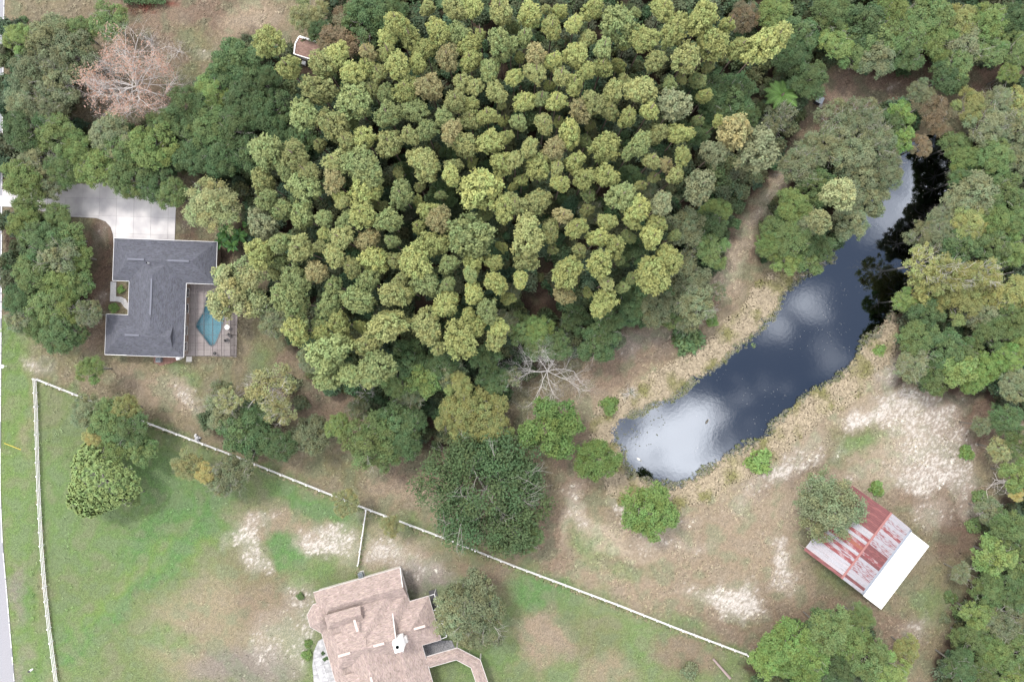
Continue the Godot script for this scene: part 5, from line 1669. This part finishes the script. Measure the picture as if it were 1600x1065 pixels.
func lay_paving() -> void:
	var concrete := worn("driveway concrete", lin(0.52, 0.505, 0.505), noise_tex(21, 0.006, Color(0.8, 0.8, 0.82), Color.WHITE, 512, 5), 1.0 / 14.0, 0.9)
	paving("driveway", [Vector2(-6, 296), Vector2(20, 296), Vector2(60, 297), Vector2(110, 288), Vector2(190, 284), Vector2(276, 300), Vector2(274.5, 330), Vector2(272.5, 380), Vector2(177.5, 380), Vector2(176.5, 366), Vector2(173, 355), Vector2(165, 346), Vector2(150, 340.5), Vector2(120, 339), Vector2(92, 338), Vector2(50, 325), Vector2(-6, 322)], 3.05, concrete, 0.1, "slab", 0.03)
	paving("front_walk", [Vector2(172.5, 440), Vector2(181.5, 440), Vector2(181, 463), Vector2(189, 463.5), Vector2(196, 467), Vector2(200, 474), Vector2(199.5, 484), Vector2(194, 480), Vector2(189, 472.5), Vector2(184, 471), Vector2(171.5, 470.5)], 1.2, worn("walk concrete", lin(0.46, 0.455, 0.46), noise_tex(22, 0.03, Color(0.86, 0.86, 0.86), Color.WHITE, 256), 0.3), 0.09, "slab", 0.03)
	paving("concrete_path", [Vector2(497, 1001), Vector2(506, 996), Vector2(513, 1020), Vector2(526, 1066), Vector2(526, 1085), Vector2(492, 1085), Vector2(488, 1040), Vector2(490, 1018)], 1.5, worn("path concrete", lin(0.40, 0.40, 0.41), noise_tex(23, 0.02, Color(0.75, 0.75, 0.76), Color.WHITE, 256), 0.2), 0.08, "slab", -0.28)
	paving("patio", [Vector2(655, 1008), Vector2(688, 1000), Vector2(706, 1000), Vector2(714, 1018), Vector2(662, 1036)], 1.2, worn("grey patio stone", lin(0.27, 0.27, 0.29), noise_tex(24, 0.04, Color(0.6, 0.6, 0.6), Color.WHITE, 256), 0.25), 0.08, "paver", -0.28)
	paving("brick_pad", [Vector2(240, 553), Vector2(284, 555), Vector2(283, 561), Vector2(268, 567), Vector2(250, 571), Vector2(240, 566)], 0.6, worn("red brick paver", lin(0.27, 0.15, 0.12), noise_tex(25, 0.05, Color(0.7, 0.7, 0.7), Color.WHITE, 256), 0.4), 0.06, "paver", 0.03)
	var edge := [Vector2(7, -30), Vector2(4, 200), Vector2(2, 500), Vector2(0.5, 700), Vector2(0.5, 766), Vector2(4, 850), Vector2(12.6, 948), Vector2(22.5, 1065), Vector2(27, 1100)]
	var poly := []
	for p in edge:
		poly.append(p)
	for i in range(edge.size() - 1, -1, -1):
		poly.append(edge[i] - Vector2(68, 0))
	var road := MB.new()
	slab(road, flat2(poly), 0.1, -0.2)
	struct("road", road.done(), worn("asphalt", lin(0.24, 0.24, 0.265), noise_tex(26, 0.04, Color(0.82, 0.82, 0.82), Color.WHITE, 512), 0.3, 0.9))
	var lineo := thing("edge_line", "", "")
	lineo.set_meta("kind", "structure")
	for i in edge.size() - 1:
		var a := at(edge[i].x - 1.1, edge[i].y, 0.1)
		var b := at(edge[i + 1].x - 1.1, edge[i + 1].y, 0.1)
		var n := int(a.distance_to(b) / 1.6) + 1
		for k in n:
			if rng.randf() < 0.12:
				continue
			bar_part("paint_stripe", a.lerp(b, float(k) / n) + Vector3.UP * 0.004, a.lerp(b, (k + rnd(0.8, 0.97)) / n) + Vector3.UP * 0.004, rnd(0.08, 0.12), 0.006, paint("road paint", lin(0.62, 0.62, 0.62), 0.7), lineo)
	keep_clear.append(flat2(poly))
	for hp in [[Vector2(175, 370), Vector2(342, 376), Vector2(342, 445), Vector2(292, 560), Vector2(160, 556), Vector2(165, 490), Vector2(198, 490), Vector2(201, 437), Vector2(174, 437)], [Vector2(486, 925), Vector2(626, 885), Vector2(642, 936), Vector2(672, 932), Vector2(692, 1000), Vector2(750, 1070), Vector2(510, 1085), Vector2(480, 965)]]:
		keep_clear.append(flat2(hp))

# ---------------------------------------------------------------- sky
func sky_picture() -> ImageTexture:
	var w := 1024
	var h := 512
	var im := Image.create(w, h, false, Image.FORMAT_RGBF)
	var f := FastNoiseLite.new()
	f.seed = 77
	f.frequency = 1.0
	f.fractal_octaves = 5
	var sun := Vector3(SUN_AT.x, 1.0, SUN_AT.y).normalized()
	for y in h:
		var up := (0.5 - (y + 0.5) / h) * PI
		for x in w:
			var a := (x + 0.5) / w * TAU
			var d := Vector3(sin(a) * cos(up), sin(up), -cos(a) * cos(up))
			if up < -0.02:
				im.set_pixel(x, y, Color(0.16, 0.17, 0.12))
				continue
			var q := Vector2(d.x, d.z) / (d.y + 0.12) * 1.12
			var n := f.get_noise_2d(q.x * 1.1 + 5.0, q.y * 1.1) + 0.35 * f.get_noise_2d(q.x * 4.0, q.y * 4.0 + 9.0)
			var wisp := f.get_noise_2d(q.x * 7.0 + q.y * 3.0, q.y * 9.0 + 60.0) + 0.4 * f.get_noise_2d(q.x * 26.0, q.y * 26.0 + 31.0)
			var cover := smoothstep(-0.32, 0.2, n + 0.16)
			var clear := 1.0 - smoothstep(0.22, 0.62, (q - Vector2(0.42, -0.06)).length() + n * 0.3)      # the open patch of blue overhead
			cover = cover * (1.0 - clear * 0.97)
			for c in [[0.25, 0.137, 0.1, 1.0], [0.2, 0.1, 0.06, 0.8], [0.412, -0.055, 0.035, 0.55], [0.385, -0.018, 0.03, 0.4], [0.59, -0.215, 0.075, 0.95], [0.54, -0.19, 0.05, 0.3], [0.45, 0.02, 0.03, 0.2]]:
				var r: float = (q - Vector2(c[0], c[1])).length() / c[2]
				cover = maxf(cover, smoothstep(0.0, 1.35, 1.3 - r - wisp * 0.9) * c[3])
			var ang := acos(clampf(d.dot(sun), -1.0, 1.0))
			var haze := pow(1.0 - clampf(d.y, 0, 1), 3.0)
			var blue := Vector3(0.19, 0.275, 0.45).lerp(Vector3(0.75, 0.82, 0.95), haze) * 0.36
			var grey := Vector3(1.0, 0.99, 1.0) * (1.2 + 0.6 * n)
			grey *= 1.0 + 1.5 * exp(-pow(ang / 0.2, 2.0)) + 0.7 * exp(-ang / 0.4)
			var c := blue.lerp(grey, cover)
			im.set_pixel(x, y, Color(c.x, c.y, c.z))
	return ImageTexture.create_from_image(im)

const SUN_AT := Vector2(-0.42, -0.5)      # the sun behind thin cloud, high and to the upper left

func _ready() -> void:
	rng.seed = 20240611
	var cam := Camera3D.new()
	cam.name = "camera"
	cam.fov = 2.0 * rad_to_deg(atan(532.5 * S / HIGH))
	cam.position = Vector3(0, HIGH, 0)
	cam.rotation_degrees = Vector3(-90, 0, 0)
	cam.near = 1.0
	cam.far = 6000.0
	cam.current = true
	add_child(cam)
	var env := Environment.new()
	env.background_mode = Environment.BG_SKY
	var sky := Sky.new()
	var pan := PanoramaSkyMaterial.new()
	pan.panorama = sky_picture()
	sky.sky_material = pan
	env.sky = sky
	env.background_energy_multiplier = 1.25
	env.tonemap_mode = Environment.TONE_MAPPER_LINEAR
	env.tonemap_exposure = 2.1
	env.sdfgi_enabled = true
	env.ssao_enabled = true
	env.ssil_enabled = true
	var we := WorldEnvironment.new()
	we.name = "environment"
	we.environment = env
	add_child(we)
	var sun := DirectionalLight3D.new()
	sun.name = "sun"
	sun.light_energy = 0.5
	sun.light_color = Color(1.0, 0.97, 0.92)
	sun.light_angular_distance = 10.0
	sun.shadow_enabled = true
	add_child(sun)
	sun.look_at_from_position(Vector3(SUN_AT.x, 1.0, SUN_AT.y) * 50.0, Vector3.ZERO, Vector3.FORWARD)

	noise_a.seed = 11
	noise_a.frequency = 0.06
	noise_b.seed = 23
	noise_b.frequency = 0.14
	noise_b.fractal_octaves = 3
	noise_c.seed = 37
	noise_c.frequency = 0.42
	noise_c.fractal_octaves = 3
	pond_poly = flat2(pond_px, POND_LEVEL)
	pool_poly = flat2(pool_px)
	var plo := pool_poly[0]
	var phi := pool_poly[0]
	for p in pool_poly:
		plo = plo.min(p)
		phi = phi.max(p)
	pool_box = Rect2(plo, phi - plo).grow(0.35)
	for f in forest_px:
		woods.append(flat2(f))
	lay_ground()
	build_ground()
	build_water()
	lay_paving()
	pool_yard()
	dark_house()
	pink_house()
	barn()
	shed()
	fence("roadside_fence", "white three-rail fence running beside the road verge", [Vector2(50.5, 592), Vector2(53, 640), Vector2(54.5, 700), Vector2(57, 770), Vector2(61, 850), Vector2(66.5, 920), Vector2(73.5, 985), Vector2(82, 1050), Vector2(88, 1100)], 1.08)
	fence("boundary_fence", "long white fence slanting across between the two properties", [Vector2(52, 592), Vector2(222, 659), Vector2(360, 711), Vector2(497, 766), Vector2(571, 795.5), Vector2(690, 840), Vector2(800, 884), Vector2(968, 947), Vector2(1060, 983.5), Vector2(1178, 1028)], 1.08)
	fence("side_fence", "short white fence from the long fence to the pink-roofed house", [Vector2(571, 797), Vector2(563, 850), Vector2(555.5, 903)], 1.08)
	build_shapes()
	plant_all()
	palm()
	for b in [[352, 362, "banana plant nearest the pale lime tree", 10], [372, 368, "banana plant in the middle of its clump", 11], [362, 384, "banana plant nearest the house's right wall", 10], [388, 356, "banana plant nearest the pines", 9], [345, 378, "small banana plant against the house corner", 8]]:
		banana(b[0], b[1], b[2], b[3])
	dead_wood()
	undergrowth()
	small_things()
	name_trees()
